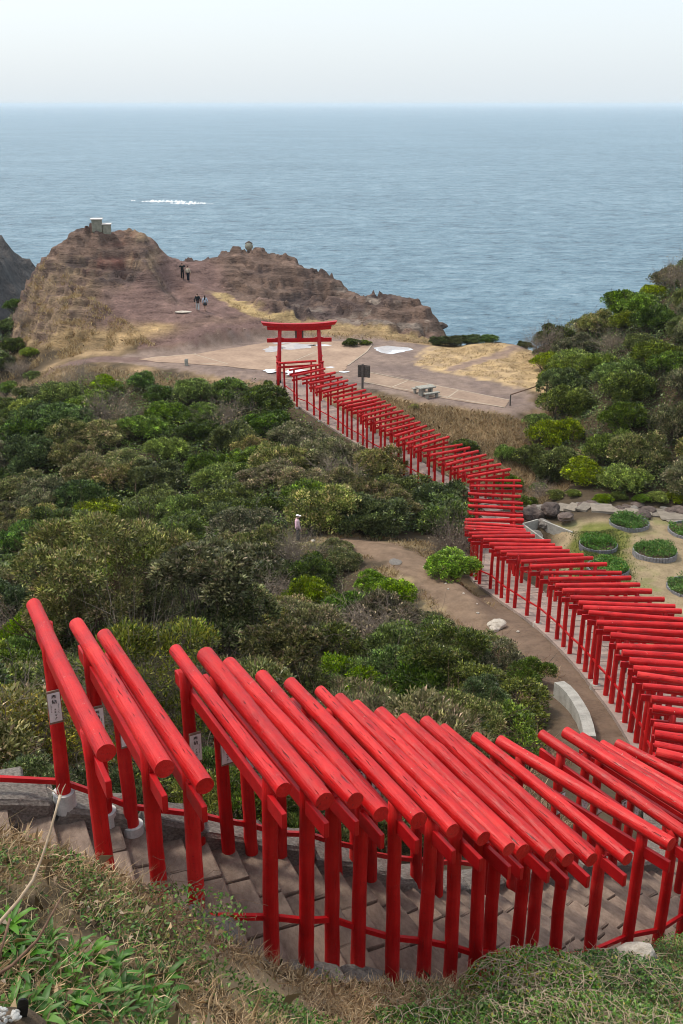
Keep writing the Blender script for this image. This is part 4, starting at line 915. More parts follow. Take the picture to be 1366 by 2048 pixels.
# 7. bushes in the gully right of the far gates
for i, (x, y, kd, q, hh, lb) in enumerate([(9.3, 73.4, 'evergreen', 1.25, 0.95, 'dark palm-like bush in the dry gully right of the far gates'), (12.0, 71.5, 'bright', 0.95, 1.3, 'upright green bush in the gully below the picnic table'), (14.4, 68.5, 'evergreen', 1.3, 1.4, 'dark bush at the gully mouth below the right hill'), (14.6, 73.5, 'bare', 1.2, 1.1, 'bare grey bush at the top of the gully'), (13.4, 65.2, 'bare', 1.1, 1.0, 'bare bush above the garden path'), (11.6, 67.4, 'bright', 1.2, 1.2, 'fresh green bush close behind the turn of the gates'), (13.6, 70.8, 'evergreen', 1.4, 1.5, 'dark green bush in the middle of the dry gully'), (12.2, 63.6, 'evergreen', 0.9, 0.8, 'small dark bush above the boulders of the basin'), (15.2, 75.5, 'bright', 1.5, 1.5, 'large green bush at the head of the gully below the wooden rail'), (5.8, 79.7, 'near_yellow', 0.55, 0.5, 'small yellow-green plant between the far gates and the picnic table')]):
    shrub(kd, x, y, q, hh, lb, None)
for i, (a, b, q) in enumerate([(1076, 982, 0.7), (1112, 996, 0.75), (1145, 992, 0.6), (1205, 1006, 0.8), (1236, 1000, 0.7), (1282, 1006, 0.7), (1312, 1004, 0.85), (1350, 1004, 0.8)]):
    x, y = cast(a, b); shrub('bright', x, y, q, q * 0.8, 'low fresh green plant, %s from the left at the foot of the hill' % ORD[i], 'low plants at the foot of the hill')
# 8. the steep western slope
WEST = [(*cast(a, b), q) for a, b, q in [(8, 600, 1.5), (30, 622, 1.5), (12, 665, 1.6), (44, 660, 1.2), (28, 705, 1.5), (58, 716, 1.1), (8, 740, 1.6), (40, 752, 1.4), (66, 762, 1.0), (18, 790, 1.5), (46, 800, 1.2), (6, 830, 1.5), (30, 838, 1.2), (-20, 700, 1.8), (-25, 770, 1.8), (-22, 640, 1.8)]] + [(-40.5, 113.5, 2.2), (-40.8, 105, 2.3)]
for i, (x, y, q) in enumerate(WEST):
    kd = ('evergreen', 'bright', 'evergreen', 'bare')[i % 4]
    shrub(kd, x, y, q, q * 0.9, {'evergreen': 'dark green bush', 'bright': 'bright green bush', 'bare': 'bare grey bush'}[kd] + ' on the steep western slope below the headland', 'bushes on the western slope: ' + kd)

# leafy undergrowth closing the floor of the thickets
def undergrowth(name, poly, n, L, W, H, mats, label, seed, clump=None, tipf=0.15):
    x, y = poly_points(poly, n, seed, clump or 0); r = np.random.default_rng(seed + 1)
    D, I = path_near(x, y); k = (D > 2.2) & (poly_dist(x, y, DIRT) > 1.9); x, y = x[k], y[k]
    z = height(x, y); m = len(x)
    hh = H * (0.35 + 0.65 * np.clip(0.5 + fbm(x * 0.8, y * 0.8, seed, 3) * 0.7, 0, 1)) * r.random(m) ** 0.5
    P = np.stack([x, y, z + hh], -1)
    V, F_ = leaf_quads(P, np.stack([r.normal(size=m), r.normal(size=m), r.random(m) * 0.8], -1), L * r.uniform(0.6, 1.3, m), W * r.uniform(0.7, 1.3, m), r)
    return tag(mesh_obj(name, np_mesh(name, V, F_, [M[q] for q in mats], False, (r.random(m) < tipf).astype(int), np.exp(0.7 * fbm(x * 1.4, y * 1.4, seed + 5, 3)) * r.uniform(0.7, 1.2, m))), label, 'undergrowth', kind='stuff')
def poly_points(poly, n, seed, clump=0.0):
    r = np.random.default_rng(seed); xs = [p[0] for p in poly]; ys = [p[1] for p in poly]
    x = r.uniform(min(xs), max(xs), n); y = r.uniform(min(ys), max(ys), n)
    ok = in_poly(x, y, poly)
    if clump: ok &= (fbm(x * 1.1, y * 1.1, seed, 3) + r.normal(size=n) * 0.25) > clump
    return x[ok], y[ok]
undergrowth('undergrowth', Z1, 190000, 0.16, 0.045, 1.5, ['leaf_dark', 'leaf_bright'], 'low leafy undergrowth filling the slope left of the far gates', 61)
undergrowth('undergrowth', [(16.6, 64.2)] + Z3[1:5] + Z3[5:], 170000, 0.17, 0.045, 1.2, ['leaf_dark', 'leaf_olive'], 'low leafy undergrowth covering the right-hand hill', 63)
undergrowth('undergrowth', Z2, 230000, 0.075, 0.019, 0.75, ['leaf_dark', 'leaf_olive'], 'low undergrowth filling the hollow behind the foreground gates', 65, -0.05, 0.4)
undergrowth('undergrowth', [(-33.5, 90), (-34.5, 96), (-34.5, 104), (-36, 112), (-35.5, 120), (-42, 120), (-44, 100), (-40, 86)], 40000, 0.17, 0.045, 0.7, ['leaf_dark', 'leaf_bright'], 'low bushes mantling the steep western slope', 67)
# ------------------------------------------------------------------ grasses (nobody could count the blades)
def blades(name, x, y, h, wdt, mat, label, cat, seed, lean=0.5, z=None):
    r = np.random.default_rng(seed); n = len(x); z = height(x, y) if z is None else z
    P = np.stack([x, y, z - 0.03], -1); hh = h * r.uniform(0.5, 1.3, n)
    d = np.stack([r.normal(size=n) * lean, r.normal(size=n) * lean, np.ones(n)], -1); d = unit(d)
    sd = unit(np.cross(d, r.normal(size=(n, 3)))) * (wdt * r.uniform(0.6, 1.3, n))[:, None]
    bend = np.stack([r.normal(size=n), r.normal(size=n), -np.abs(r.normal(size=n)) * 0.6], -1) * (hh * 0.25)[:, None]
    mid = P + d * hh[:, None] * 0.6; tip = P + d * hh[:, None] + bend
    V = np.stack([P - sd, P + sd, mid + sd * 0.8, tip, mid - sd * 0.8], 1).reshape(-1, 3)
    F_ = np.arange(n * 5).reshape(n, 5)
    return tag(mesh_obj(name, np_mesh(name, V, F_, mat)), label, cat, kind='stuff')
def poly_points(poly, n, seed, clump=0.0):
    r = np.random.default_rng(seed); xs = [p[0] for p in poly]; ys = [p[1] for p in poly]
    x = r.uniform(min(xs), max(xs), n); y = r.uniform(min(ys), max(ys), n)
    ok = in_poly(x, y, poly)
    if clump: ok &= (fbm(x * 1.1, y * 1.1, seed, 3) + r.normal(size=n) * 0.25) > clump
    return x[ok], y[ok]
BANK = [(4.6, 81), (8, 79.6), (14, 77.2), (16.5, 78.5), (18.5, 75), (15.5, 66), (11.8, 62), (10.6, 66), (7.6, 69.5), (5.0, 74), (2.4, 79), (3, 82.5)]
x, y = poly_points(BANK, 60000, 21); D, I = path_near(x, y); k = D > 2.0
blades('dry_grass', x[k], y[k], 0.42, 0.016, M['grass_dry'], 'tall dry straw-coloured grass on the bank below the picnic table', 'grass', 22)
x, y = poly_points([(-31, 90), (-24, 88.5), (-14, 86.8), (-7.5, 85.5), (-7, 87.2), (-13, 89.4), (-22, 92.6), (-28, 94.5), (-33, 97), (-34, 94)], 34000, 23, -0.25)
blades('dry_grass', x, y, 0.40, 0.016, M['grass_dry'], 'dry grass fringe along the left rim of the plaza', 'grass', 24)
x, y = poly_points([(7, 94), (11, 89.5), (14, 87), (19, 82), (21, 90), (20, 99), (15, 103), (10, 101.5)], 30000, 25, -0.1); k = poly_dist(x, y, [(10, 91.5), (13, 95), (16, 99), (18.5, 103.5)]) > 0.8
blades('dry_grass', x[k], y[k], 0.16, 0.014, M['grass_dry'], 'short bleached grass lawn right of the plaza', 'grass', 26)
x, y = poly_points([(-35, 98.5), (-27, 97.6), (-18, 99), (-21, 102.5), (-25, 105), (-28.5, 109.5), (-32, 112), (-35, 111), (-36, 104)], 42000, 27, 0.22)
blades('dry_grass', x, y, 0.42, 0.017, M['grass_dry'], 'shaggy dry grass on the western flank of the headland', 'grass', 28)
x, y = poly_points([(-12.8, 112), (-10.6, 110), (-6.5, 108), (-2, 106.4), (3, 105.2), (9, 105), (13, 105.5), (13, 104), (8, 103.4), (2, 103.8), (-3, 105), (-7.4, 106.6), (-11.4, 108.8)], 16000, 29, -0.2)
blades('dry_grass', x, y, 0.28, 0.016, M['grass_dry'], 'band of dry grass at the foot of the rocky ridge', 'grass', 30)
# dirt-path verge and garden
r = np.random.default_rng(31); x = r.uniform(-3, 9.5, 70000); y = r.uniform(30, 55, 70000); dd_ = poly_dist(x, y, DIRT); D, I = path_near(x, y)
k = (dd_ > 1.35) & (dd_ < 3.4) & (D > 1.9) & (fbm(x * 0.9, y * 0.9, 31, 3) + r.normal(size=70000) * 0.3 > 0.05)
blades('dry_grass', x[k], y[k], 0.26, 0.011, M['grass_dry'], 'pale dry grass verge of the dirt path', 'grass', 32)
x = r.uniform(-6, 6.2, 90000); y = r.uniform(16, 38, 90000); k = (fbm(x * 0.5, y * 0.5, 33, 3) + r.normal(size=90000) * 0.2 > 0.0) & (path_near(x, y)[0] > 1.9) & (poly_dist(x, y, DIRT) > 1.6)
blades('dry_grass', x[k], y[k], 0.34, 0.007, M['grass_brown'], 'withered brown undergrowth on the floor of the hollow', 'grass', 34)
x, y = poly_points([(11.4, 36), (11.8, 44), (12.8, 50), (13.6, 58.6), (18, 59.3), (30, 59), (30, 34), (20, 33)], 30000, 35, 0.1)
blades('lawn_grass', x, y, 0.07, 0.010, M['grass_green'], 'patchy yellow-green lawn between the round flower beds', 'grass', 36)
x = r.normal(14.4, 0.8, 14000); y = r.uniform(47.5, 56.5, 14000); x += (y - 52) * 0.22
blades('lawn_grass', x, y, 0.15, 0.014, M['grass_green'], 'strip of longer moss-green grass beside the concrete basin', 'grass', 37)

# ------------------------------------------------------------------ plaza: tan paving, pale joint strips, puddles
def rp(px, py, Y):
    u = (px - 683) / 2050; v = (py - 1024) / 2050; c, s = math.cos(PITCH), math.sin(PITCH)
    k = Y / (c - v * s); return Vector((u * k, Y, CAMZ - (s + v * c) * k))
PLZ = CAMZ - 22.47
def sheet(name, xy, z, mat, label=None, thick=0.012):
    bm = bmesh.new(); f = bm.faces.new([bm.verts.new((a, b, z)) for a, b in xy])
    bmesh.ops.recalc_face_normals(bm, faces=bm.faces[:])
    r_ = bmesh.ops.extrude_face_region(bm, geom=[f]); vs = [e for e in r_['geom'] if isinstance(e, bmesh.types.BMVert)]
    bmesh.ops.translate(bm, verts=vs, vec=(0, 0, thick)); bmesh.ops.recalc_face_normals(bm, faces=bm.faces[:])
    bmesh.ops.triangulate(bm, faces=[q for q in bm.faces if len(q.verts) > 4])
    o = mesh_obj(name, bm_mesh(name, bm, mat)); tag(o, label, kind='structure'); return o
def Pz(*pts): return [pix(a, b, 22.46) for a, b in pts]
def wob(poly, n=4, amp=0.12, seed=1):
    r = random.Random(seed); out = []
    for i in range(len(poly)):
        a, b = poly[i], poly[(i + 1) % len(poly)]
        for k in range(n):
            t = k / n; out.append((a[0] + (b[0] - a[0]) * t + r.uniform(-amp, amp), a[1] + (b[1] - a[1]) * t + r.uniform(-amp, amp)))
    return out
sheet('plaza_paving', wob(Pz((276, 719), (310, 714), (392, 708), (478, 694), (540, 684), (640, 681), (700, 684), (744, 689), (731, 706), (697, 729), (690, 741), (640, 752), (560, 744), (450, 733), (368, 727), (310, 724)), 3, 0.10), PLZ + 0.02, M['paving_tan'], 'tan paved court around the foot of the large torii')
sheet('paved_walk', Pz((735, 745), (800, 758), (880, 773), (960, 788), (1019, 801), (1010, 815), (930, 804), (850, 791), (780, 776), (728, 764)), PLZ + 0.02, M['paving_tan'], 'tan paved walk leading right past the picnic table')
def strip(a, b, w_=0.13):
    (x0, y0), (x1, y1) = Pz(a, b); d = Vector((x1 - x0, y1 - y0, 0)).normalized(); n = Vector((-d.y, d.x, 0)) * w_ / 2
    return [(x0 + n.x, y0 + n.y), (x1 + n.x, y1 + n.y), (x1 - n.x, y1 - n.y), (x0 - n.x, y0 - n.y)]
for i, (a, b) in enumerate([((735, 744), (1019, 800.5)), ((728, 764.5), (1010, 815.5)), ((815, 762), (783, 775)), ((916, 781), (893, 797)), ((744, 689), (733, 704)), ((733, 704), (696, 731)), ((300, 716), (392, 708)), ((385, 708), (455, 728)), ((640, 700), (560, 735)), ((455, 729), (400, 727))]):
    sheet('paving_strip', strip(a, b), PLZ + 0.036, M['paving_strip'], 'narrow pale strip set into the tan paving', 0.004)
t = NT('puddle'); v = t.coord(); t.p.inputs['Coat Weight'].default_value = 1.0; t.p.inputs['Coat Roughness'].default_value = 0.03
M['puddle'] = t.set(t.ramp(t.noise(v, 3, 4), [(0.3, (0.66, 0.65, 0.67)), (0.7, (0.84, 0.83, 0.84))]), 0.12, 0.5)  # near-white base colour paints the bright sky reflection onto the water
def blob(c, rx, ry, seed, n=28):
    r = random.Random(seed); ph = [r.uniform(0, 6.28) for _ in range(4)]
    return [(c[0] + rx * math.cos(k * 2 * math.pi / n) * (1 + 0.22 * math.sin(2 * k * 2 * math.pi / n + ph[0]) + 0.16 * math.sin(5 * k * 2 * math.pi / n + ph[1]) + 0.1 * math.sin(9 * k * 2 * math.pi / n + ph[2])), c[1] + ry * math.sin(k * 2 * math.pi / n) * (1 + 0.2 * math.sin(3 * k * 2 * math.pi / n + ph[3]))) for k in range(n)]
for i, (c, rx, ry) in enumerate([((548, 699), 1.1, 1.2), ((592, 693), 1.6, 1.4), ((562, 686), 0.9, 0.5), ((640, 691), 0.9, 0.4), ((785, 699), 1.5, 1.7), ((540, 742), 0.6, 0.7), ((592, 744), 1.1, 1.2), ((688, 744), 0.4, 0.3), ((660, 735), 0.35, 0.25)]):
    sheet('puddle', blob(Pz(c)[0], rx, ry, i), PLZ + (0.036 if i != 4 else 0.010), M['puddle'], 'shallow puddle on the plaza with the sky reflection painted white', 0.004)

# ------------------------------------------------------------------ plaza furniture
def thing(name, label, cat, loc, rz=0, group=None): return tag(empty(name, loc, rz), label, cat, group)
x, y = pix(851, 790, 22.46)
tb = thing('stone_table', 'grey stone picnic table on the plaza edge right of the sign', 'table', (x, y, PLZ), R(28))
part(tb, 'tabletop', box_mesh('tabletop', (0, 0, 0.70), (1.55, 0.85, 0.12), M['table_stone'], 0.02))
for sx in (-0.45, 0.45): part(tb, 'leg', box_mesh('leg', (sx, 0, 0.32), (0.16, 0.55, 0.64), M['table_stone'], 0.02))
for sy, lb in ((-0.95, 'grey stone bench on the near right side of the picnic table'), (0.95, 'grey stone bench on the far left side of the picnic table')):
    bx_, by_ = x - math.sin(R(28)) * sy, y + math.cos(R(28)) * sy
    bn = thing('stone_bench', lb, 'bench', (bx_, by_, PLZ), R(28))
    part(bn, 'seat', box_mesh('seat', (0, 0, 0.40), (1.4, 0.36, 0.10), M['table_stone'], 0.015))
    for sx in (-0.45, 0.45): part(bn, 'leg', box_mesh('leg', (sx, 0, 0.17), (0.14, 0.28, 0.36), M['table_stone'], 0.015))
x, y = pix(725, 776, 22.46)
sg = thing('notice_board', 'weathered wooden notice board on a post seen from behind', 'sign', (x, y, PLZ), R(-12))
part(sg, 'post', box_mesh('post', (0, 0, 0.98), (0.17, 0.15, 2.2), M['weathered_wood'], 0.01))
for nm, x0, w_, rz in (('board', 0.36, 0.60, -0.35), ('board', -0.24, 0.34, 0.5)):
    pb = part(sg, nm, box_mesh('board', (x0, 0.04, 1.48), (w_, 0.03, 1.05), M['weathered_wood'], 0.004), rot=(0, 0, rz * 0.5))
    for k in range(5): part(pb, 'batten', box_mesh('batten', (x0, -0.0, 1.06 + 0.21 * k), (w_ * 0.98, 0.05, 0.06), M['weathered_wood'], 0.004))
    for k in (-0.36, 0.36): part(pb, 'upright', box_mesh('upright', (x0 + k * w_, -0.035, 1.48), (0.05, 0.03, 1.05), M['weathered_wood'], 0.004))
x, y = pix(373, 731, 22.46)
bo = thing('stone_bollard', 'short square stone bollard at the left edge of the paving', 'bollard', (x, y, PLZ))
part(bo, 'shaft', box_mesh('shaft', (0, 0, 0.27), (0.30, 0.30, 0.60), M['table_stone'], 0.03)); part(bo, 'cap', box_mesh('cap', (0, 0, 0.595), (0.26, 0.26, 0.05), M['table_stone'], 0.02))
P0 = Vector((*pix(1020, 811, 22.46), PLZ)); P1 = Vector((17.0, 82.6, hz(17.0, 82.6))); P2 = Vector((19.2, 84.2, hz(19.2, 84.2)))
fr = thing('wooden_rail', 'low wooden hand rail from the paved walk up to the right hill', 'railing', tuple(P0))
for p in (P0, P1, P2): part(fr, 'post', box_mesh('post', (0, 0, 0.42), (0.10, 0.10, 1.0), M['weathered_wood'], 0.01), loc=tuple(p - P0))
for a, b in ((P0, P1), (P1, P2)): part(fr, 'rail', tube_mesh('rail', [tuple(a - P0 + Vector((0, 0, 0.9))), tuple(b - P0 + Vector((0, 0, 0.9)))], 0.05, M['twig_brown'], 8))

# ------------------------------------------------------------------ headland details
def ground_at(x, y, dz=0.0): return Vector((x, y, hz(x, y) + dz))
for i, (px, py, Y, w_, h_, lb) in enumerate([(195, 462, 114.6, 1.15, 1.30, 'tall stone pedestal with pale cap on the headland summit'), (214, 462, 114.9, 0.95, 0.75, 'lower stone pedestal with pale cap beside the tall one')]):
    p = rp(px, py, Y); g0 = hz(p.x, p.y); top = p.z + h_ * 0.95
    m_ = thing('stone_pedestal', lb, 'monument', (p.x, p.y, g0), R(8))
    H = max(top - g0, 0.3)
    part(m_, 'shaft', box_mesh('shaft', (0, 0, H / 2 - 0.15), (w_ * 0.92, 0.9, H + 0.3), M['monument_stone'], 0.03)); part(m_, 'cap', box_mesh('cap', (0, 0, H + 0.045), (w_ * 1.12, 1.1, 0.10), M['cap_white'], 0.02))
p = rp(498, 496, 127.0)
rm_ = thing('stone_lantern', 'small round-topped stone marker on the ridge', 'monument', tuple(ground_at(p.x, p.y, -0.1)))
part(rm_, 'base', mesh_obj('tmp', lumpy_rock('base', M['boulder'], 5), None).data, (0, 0, 0.25), scale=(0.7, 0.5, 0.9)); bpy.data.objects.remove(bpy.data.objects['tmp'])
part(rm_, 'disc', tube_mesh('disc', [(0, -0.12, 0.98), (0, 0.12, 0.98)], [0.48, 0.48], M['monument_stone'], 20)); part(rm_, 'crest', tube_mesh('crest', [(-0.42, 0, 1.30), (0, 0, 1.52), (0.42, 0, 1.30)], [0.10, 0.14, 0.10], M['boulder'], 8))
# loose rocks along the ridge and slope
r = random.Random(5)
ROCKS = [(px, py, Y, s) for px, py, Y, s in [(470, 500, 127, 0.7), (486, 498, 127.2, 0.6), (520, 500, 127.4, 0.8), (545, 505, 127.6, 0.7), (560, 512, 127, 0.9), (600, 524, 127, 1.0), (735, 576, 122.4, 0.8), (880, 664, 112.2, 1.1), (770, 600, 120.5, 0.9), (640, 532, 126.8, 0.9), (700, 560, 124.5, 0.8), (820, 632, 117, 0.8)]]
for i, (px, py, Y, s) in enumerate(ROCKS):
    p = rp(px, py, Y); g = ground_at(p.x, p.y)
    o = mesh_obj('rock', rocks_me['boulder'][i % 4], None, None, tuple(g + Vector((0, 0, s * 0.12)))); o.scale = (s * 1.2, s, s * 0.9); o.rotation_euler = (0, 0, r.uniform(0, 6))
    tag(o, 'dark angular rock, %s from the left along the crest of the ridge' % ORD[sorted(q[0] for q in ROCKS).index(px)], 'rock', 'rocks along the ridge')
p = ground_at(*cast(366, 626)); o = mesh_obj('rock', rocks_me['pale_stone'][1], None, None, tuple(p)); o.scale = (1.7, 0.7, 0.3); tag(o, 'flat pale rock slab on the red slope left of the walking couple', 'rock')
# dark sea cliff beyond the west slope
n = 90; xs = np.linspace(-95, -44.5, n); ys = np.linspace(140, 185, n); X, Y = np.meshgrid(xs, ys, indexing='ij')
prof = np.interp(X, [-95, -60, -54.5, -52.2, -50.5, -48.6, -46.6, -45.2, -44.5], [27, 25.5, 24.2, 22.5, 20.4, 18.0, 12, 3, -3])
zz_ = prof * np.clip(1 - ((Y - 162) / 22) ** 2, -0.2, 1) ** 0.6 if False else prof * np.clip(1.05 - np.abs((Y - 162) / 21) ** 3, -0.2, 1)
zz_ = zz_ + 1.8 * ridged(X * 0.12, Y * 0.12, 0, 5) - 0.8 + 0.5 * fbm(X * 0.6, Y * 0.6, zz_ * 0.4, 3)
idq = np.arange(n * n).reshape(n, n)
speckled('sea_cliff', (0.028, 0.028, 0.030), (0.13, 0.118, 0.112), 0.35, bump=1.0, bdist=0.8)
o = mesh_obj('sea_cliff', np_mesh('sea_cliff', np.stack([X, Y, zz_], -1).reshape(-1, 3), np.stack([idq[:-1, :-1], idq[1:, :-1], idq[1:, 1:], idq[:-1, 1:]], -1).reshape(-1, 4), M['sea_cliff'])); tag(o, 'dark grey sea cliff at the left picture edge', kind='structure')
# breaking wave over a sunken reef
t = NT('foam'); M['foam'] = t.set(t.ramp(t.noise(t.coord('Object', (0.3, 1, 1)), 1.2, 4), [(0.3, (0.62, 0.68, 0.72)), (0.6, (0.86, 0.88, 0.89))]), 0.8, 0.1)
def foam(pts, seed, label):
    r = random.Random(seed); bm = bmesh.new(); rings = []
    for (x, y, w_) in pts:
        rings.append([bm.verts.new((x, y - w_, 0.02)), bm.verts.new((x, y - w_ * 0.5, 0.5 * min(w_, 1.6) * r.uniform(0.5, 1.1))), bm.verts.new((x, y + w_ * 0.2, 0.75 * min(w_, 1.6) * r.uniform(0.4, 1.1))), bm.verts.new((x, y + w_, 0.02))])
    for a, b in zip(rings[:-1], rings[1:]):
        for k in range(3): bm.faces.new((a[k], b[k], b[k + 1], a[k + 1]))
    o = mesh_obj('breaking_wave', bm_mesh('breaking_wave', bm, M['foam'], True)); tag(o, label, 'wave', kind='stuff')
def seapt(px, py): return pix(px, py, CAMZ)
r = random.Random(9)
for (pa, pb, wmax, n, sd, lb) in [((283, 403), (372, 404), 6.0, 40, 1, 'long white breaker crest over the reef'), ((340, 407), (428, 408), 5.0, 40, 2, 'second white breaker crest over the reef'), ((262, 402), (272, 402), 2.0, 8, 3, 'small fleck of white foam left of the breakers')]:
    a, b = seapt(*pa), seapt(*pb)
    foam([(a[0] + (b[0] - a[0]) * k / n, a[1] + (b[1] - a[1]) * k / n + r.uniform(-1.2, 1.2), max(0.15, wmax * math.sin(math.pi * k / n) ** 0.7 * r.uniform(0.05, 1.0) ** 1.5)) for k in range(n + 1)], sd, lb)

# ------------------------------------------------------------------ garden: flower beds, path, basin, stones
def drape(xy, z): return [(a, b) for a, b in xy]
BEDS = [((1258, 1050), 1.15, 'round flower bed at the back of the garden by the path'), ((1196, 1094), 1.05, 'round flower bed nearest the strip of moss-green grass'), ((1309, 1110), 1.18, 'round flower bed in the middle of the garden with a wide grey rim'), ((1215, 1142), 1.1, 'round flower bed half hidden behind the log ends'), ((1384, 1068), 1.4, 'flower bed cut by the right picture edge, further back'), ((1385, 1182), 1.3, 'flower bed cut by the right picture edge, lower')]
for i, (c, rad, lb) in enumerate(BEDS):
    x, y = cast(*c)
    z0 = hz(x, y); e = thing('flower_bed', lb, 'flower bed', (x, y, z0), 0, 'round flower beds')
    bm = bmesh.new(); N = 44
    for k in range(N):
        a = k * 2 * math.pi / N; add_box(bm, (rad * math.cos(a), rad * math.sin(a), 0.06 + random.uniform(-0.01, 0.01)), (0.07, 2 * math.pi * rad / N - 0.02, 0.34), Matrix.Rotation(a, 3, 'Z'), 0.008)
    o = part(e, 'edging', bm_mesh('edging', bm, M['edging_grey'])); o['kind'] = 'stuff'
    bm = bmesh.new(); bmesh.ops.create_cone(bm, cap_ends=True, segments=28, radius1=rad * 0.97, radius2=rad * 0.85, depth=0.3); part(e, 'soil', bm_mesh('soil', bm, M['soil']), (0, 0, 0.02))
    rr_ = np.random.default_rng(900 + i); m = 4200; a = rr_.uniform(0, 6.283, m); q = np.sqrt(rr_.random(m)) * rad * 1.0
    hh = (0.14 + 0.30 * rr_.random(m)) * np.clip(0.7 + 0.6 * fbm(np.cos(a) * q * 1.5 + i * 9, np.sin(a) * q * 1.5, 0, 2), 0.2, 1.3)
    # plants lean to the left half, a little bare soil on the right
    k = (np.cos(a + i) * q / rad + 0.35 * rr_.normal(size=m) + 0.5 * fbm(np.cos(a) * q * 2 + 5 * i, np.sin(a) * q * 2, 1, 2) < 0.45); P_ = np.stack([np.cos(a) * q, np.sin(a) * q, hh + 0.12], -1)[k]
    V, F_ = leaf_quads(P_, rr_.normal(size=P_.shape) + np.array([0, 0, 0.7]), rr_.uniform(0.07, 0.15, len(P_)), 0.025, rr_)
    o = part(e, 'plants', np_mesh('plants', V, F_, [M['weed_green'], M['leaf_yellow']], False, (rr_.random(len(P_)) < 0.05).astype(int), np.ones(len(P_)))); o['kind'] = 'stuff'
# garden path of irregular slabs
GP = [pix(a, b, 24.0) for a, b in ((1052, 1003), (1090, 1008), (1135, 1016), (1180, 1026), (1225, 1028), (1275, 1027), (1330, 1031), (1385, 1036), (1440, 1038))]
gpth = tag(empty('garden_path', (0, 0, 0)), 'pale slab path along the back of the garden', kind='structure')
for k, (a, b) in enumerate(zip(GP[:-1], GP[1:])):
    d = Vector((b[0] - a[0], b[1] - a[1], 0)); nsl = max(1, round(d.length / 0.95))
    for j in range(nsl):
        t0 = (j + 0.5) / nsl; x, y = a[0] + d.x * t0, a[1] + d.y * t0
        zs = height(np.array([x - .4, x + .4, x, x]), np.array([y, y, y - .5, y + .5]))
        o = mesh_obj('paving_slab', jitter_box('paving_slab', M['garden_slab'], 0.03, 0.02, 200 + k * 5 + j), None, gpth); 
        o.matrix_local = Matrix.Translation((x, y, float(zs.max()) + 0.02)) @ Matrix.Rotation(math.atan2(d.y, d.x), 4, 'Z') @ Matrix.Diagonal((d.length / nsl - 0.02, 1.35, 0.16, 1))
for i, (a, b, sx, sy) in enumerate([(1345, 1032, 1.7, 1.3), (1366, 1042, 1.8, 1.1)]):
    x, y = pix(a, b, 23.85); o = mesh_obj('paving_slab', jitter_box('paving_slab', M['garden_slab'], 0.05, 0.02, 300 + i), None, gpth); o.matrix_local = Matrix.Translation((x, y, hz(x, y) + 0.05)) @ Matrix.Rotation(0.3 * i, 4, 'Z') @ Matrix.Diagonal((sx, sy, 0.14, 1))
# stones edging the planted foot of the hill
r = random.Random(12)
EDGE = [(1062, 995), (1075, 993), (1105, 998), (1160, 1003), (1170, 1008), (1182, 1008), (1193, 1012), (1240, 1016), (1252, 1014), (1268, 1016), (1275, 1012), (1296, 1019), (1330, 1016), (1342, 1020), (1358, 1020)]
for i, (a, b) in enumerate(EDGE):
    x, y = pix(a, b + 4, 23.9); s = r.uniform(0.45, 0.95); o = mesh_obj('stone', rocks_me['boulder' if i % 3 else 'kerb_grey'][i % 4], None, None, (x, y, hz(x, y) + 0.10 * s)); o.scale = (s * 1.3, s, s * 0.8); o.rotation_euler = (0, 0, r.uniform(0, 6))
    tag(o, 'edging stone, %s from the left along the back of the garden path' % ORD[i], 'stone', 'stones along the garden path')
for i, (a, b, sx, sz, k, lb) in enumerate([(1066, 1021, 1.35, 0.95, 'boulder', 'large brown boulder at the head of the concrete basin'), (1102, 1022, 1.25, 0.85, 'boulder', 'reddish brown boulder right of the large one at the basin'), (1087, 1020, 0.8, 0.8, 'kerb_grey', 'grey stone wedged between the two brown boulders'), (1130, 1040, 1.0, 0.55, 'boulder', 'dark low rock at the right end of the basin'), (1088, 1044, 0.75, 0.55, 'kerb_grey', 'smooth grey stone inside the concrete basin'), (1108, 1078, 1.4, 0.35, 'kerb_grey', 'flat grey slab stone at the lower end of the basin'), (1288, 1031, 0.95, 0.6, 'boulder', 'dark red-brown stone on the lawn by the garden path'), (1052, 1040, 1.2, 0.6, 'kerb_grey', 'grey rock between the gates and the basin wall'), (1063, 1058, 1.4, 0.5, 'kerb_grey', 'broad grey rock below the basin wall beside the gates')]):
    x, y = pix(a, b, 23.7 if b < 1060 else 23.4); o = mesh_obj('boulder', rocks_me[k][i % 4], None, None, (x, y, hz(x, y) + 0.22 * sz + (0.35 if i < 4 else 0.0))); o.scale = (sx * 1.15, sx * 0.9, sz * 1.3); o.rotation_euler = (0, 0, i * 1.3); tag(o, lb, 'rock')
bw = [rp(1059, 1036, 57.6), rp(1086, 1031, 58.4), rp(1130, 1052, 56.2), rp(1127, 1066, 55.0)]
ba = [(11.15, 58.1), (12.5, 52.5)]; bs = thing('concrete_basin', 'pale concrete drainage basin beside the turn of the gates', 'basin', (11.8, 55.5, hz(11.8, 55.5)))
o0 = Vector(bs.location)
for (x0, y0), (x1, y1), nm in (((10.95, 57.3), (12.85, 51.9), 'wall'), ((10.95, 57.3), (12.0, 58.0), 'wall'), ((12.3, 57.8), (13.7, 56.0), 'wall')):
    zt = max(hz(x0, y0), hz(x1, y1)) + 0.12 if nm else 0; zt = CAMZ - 23.55
    d = Vector((x1 - x0, y1 - y0, 0)); bm = bmesh.new(); add_box(bm, ((x0 + x1) / 2 - o0.x, (y0 + y1) / 2 - o0.y, zt - 0.65 - o0.z), (d.length, 0.11, 1.3), Matrix.Rotation(math.atan2(d.y, d.x), 3, 'Z'), 0.015)
    part(bs, 'wall', bm_mesh('wall', bm, M['concrete_pale']))
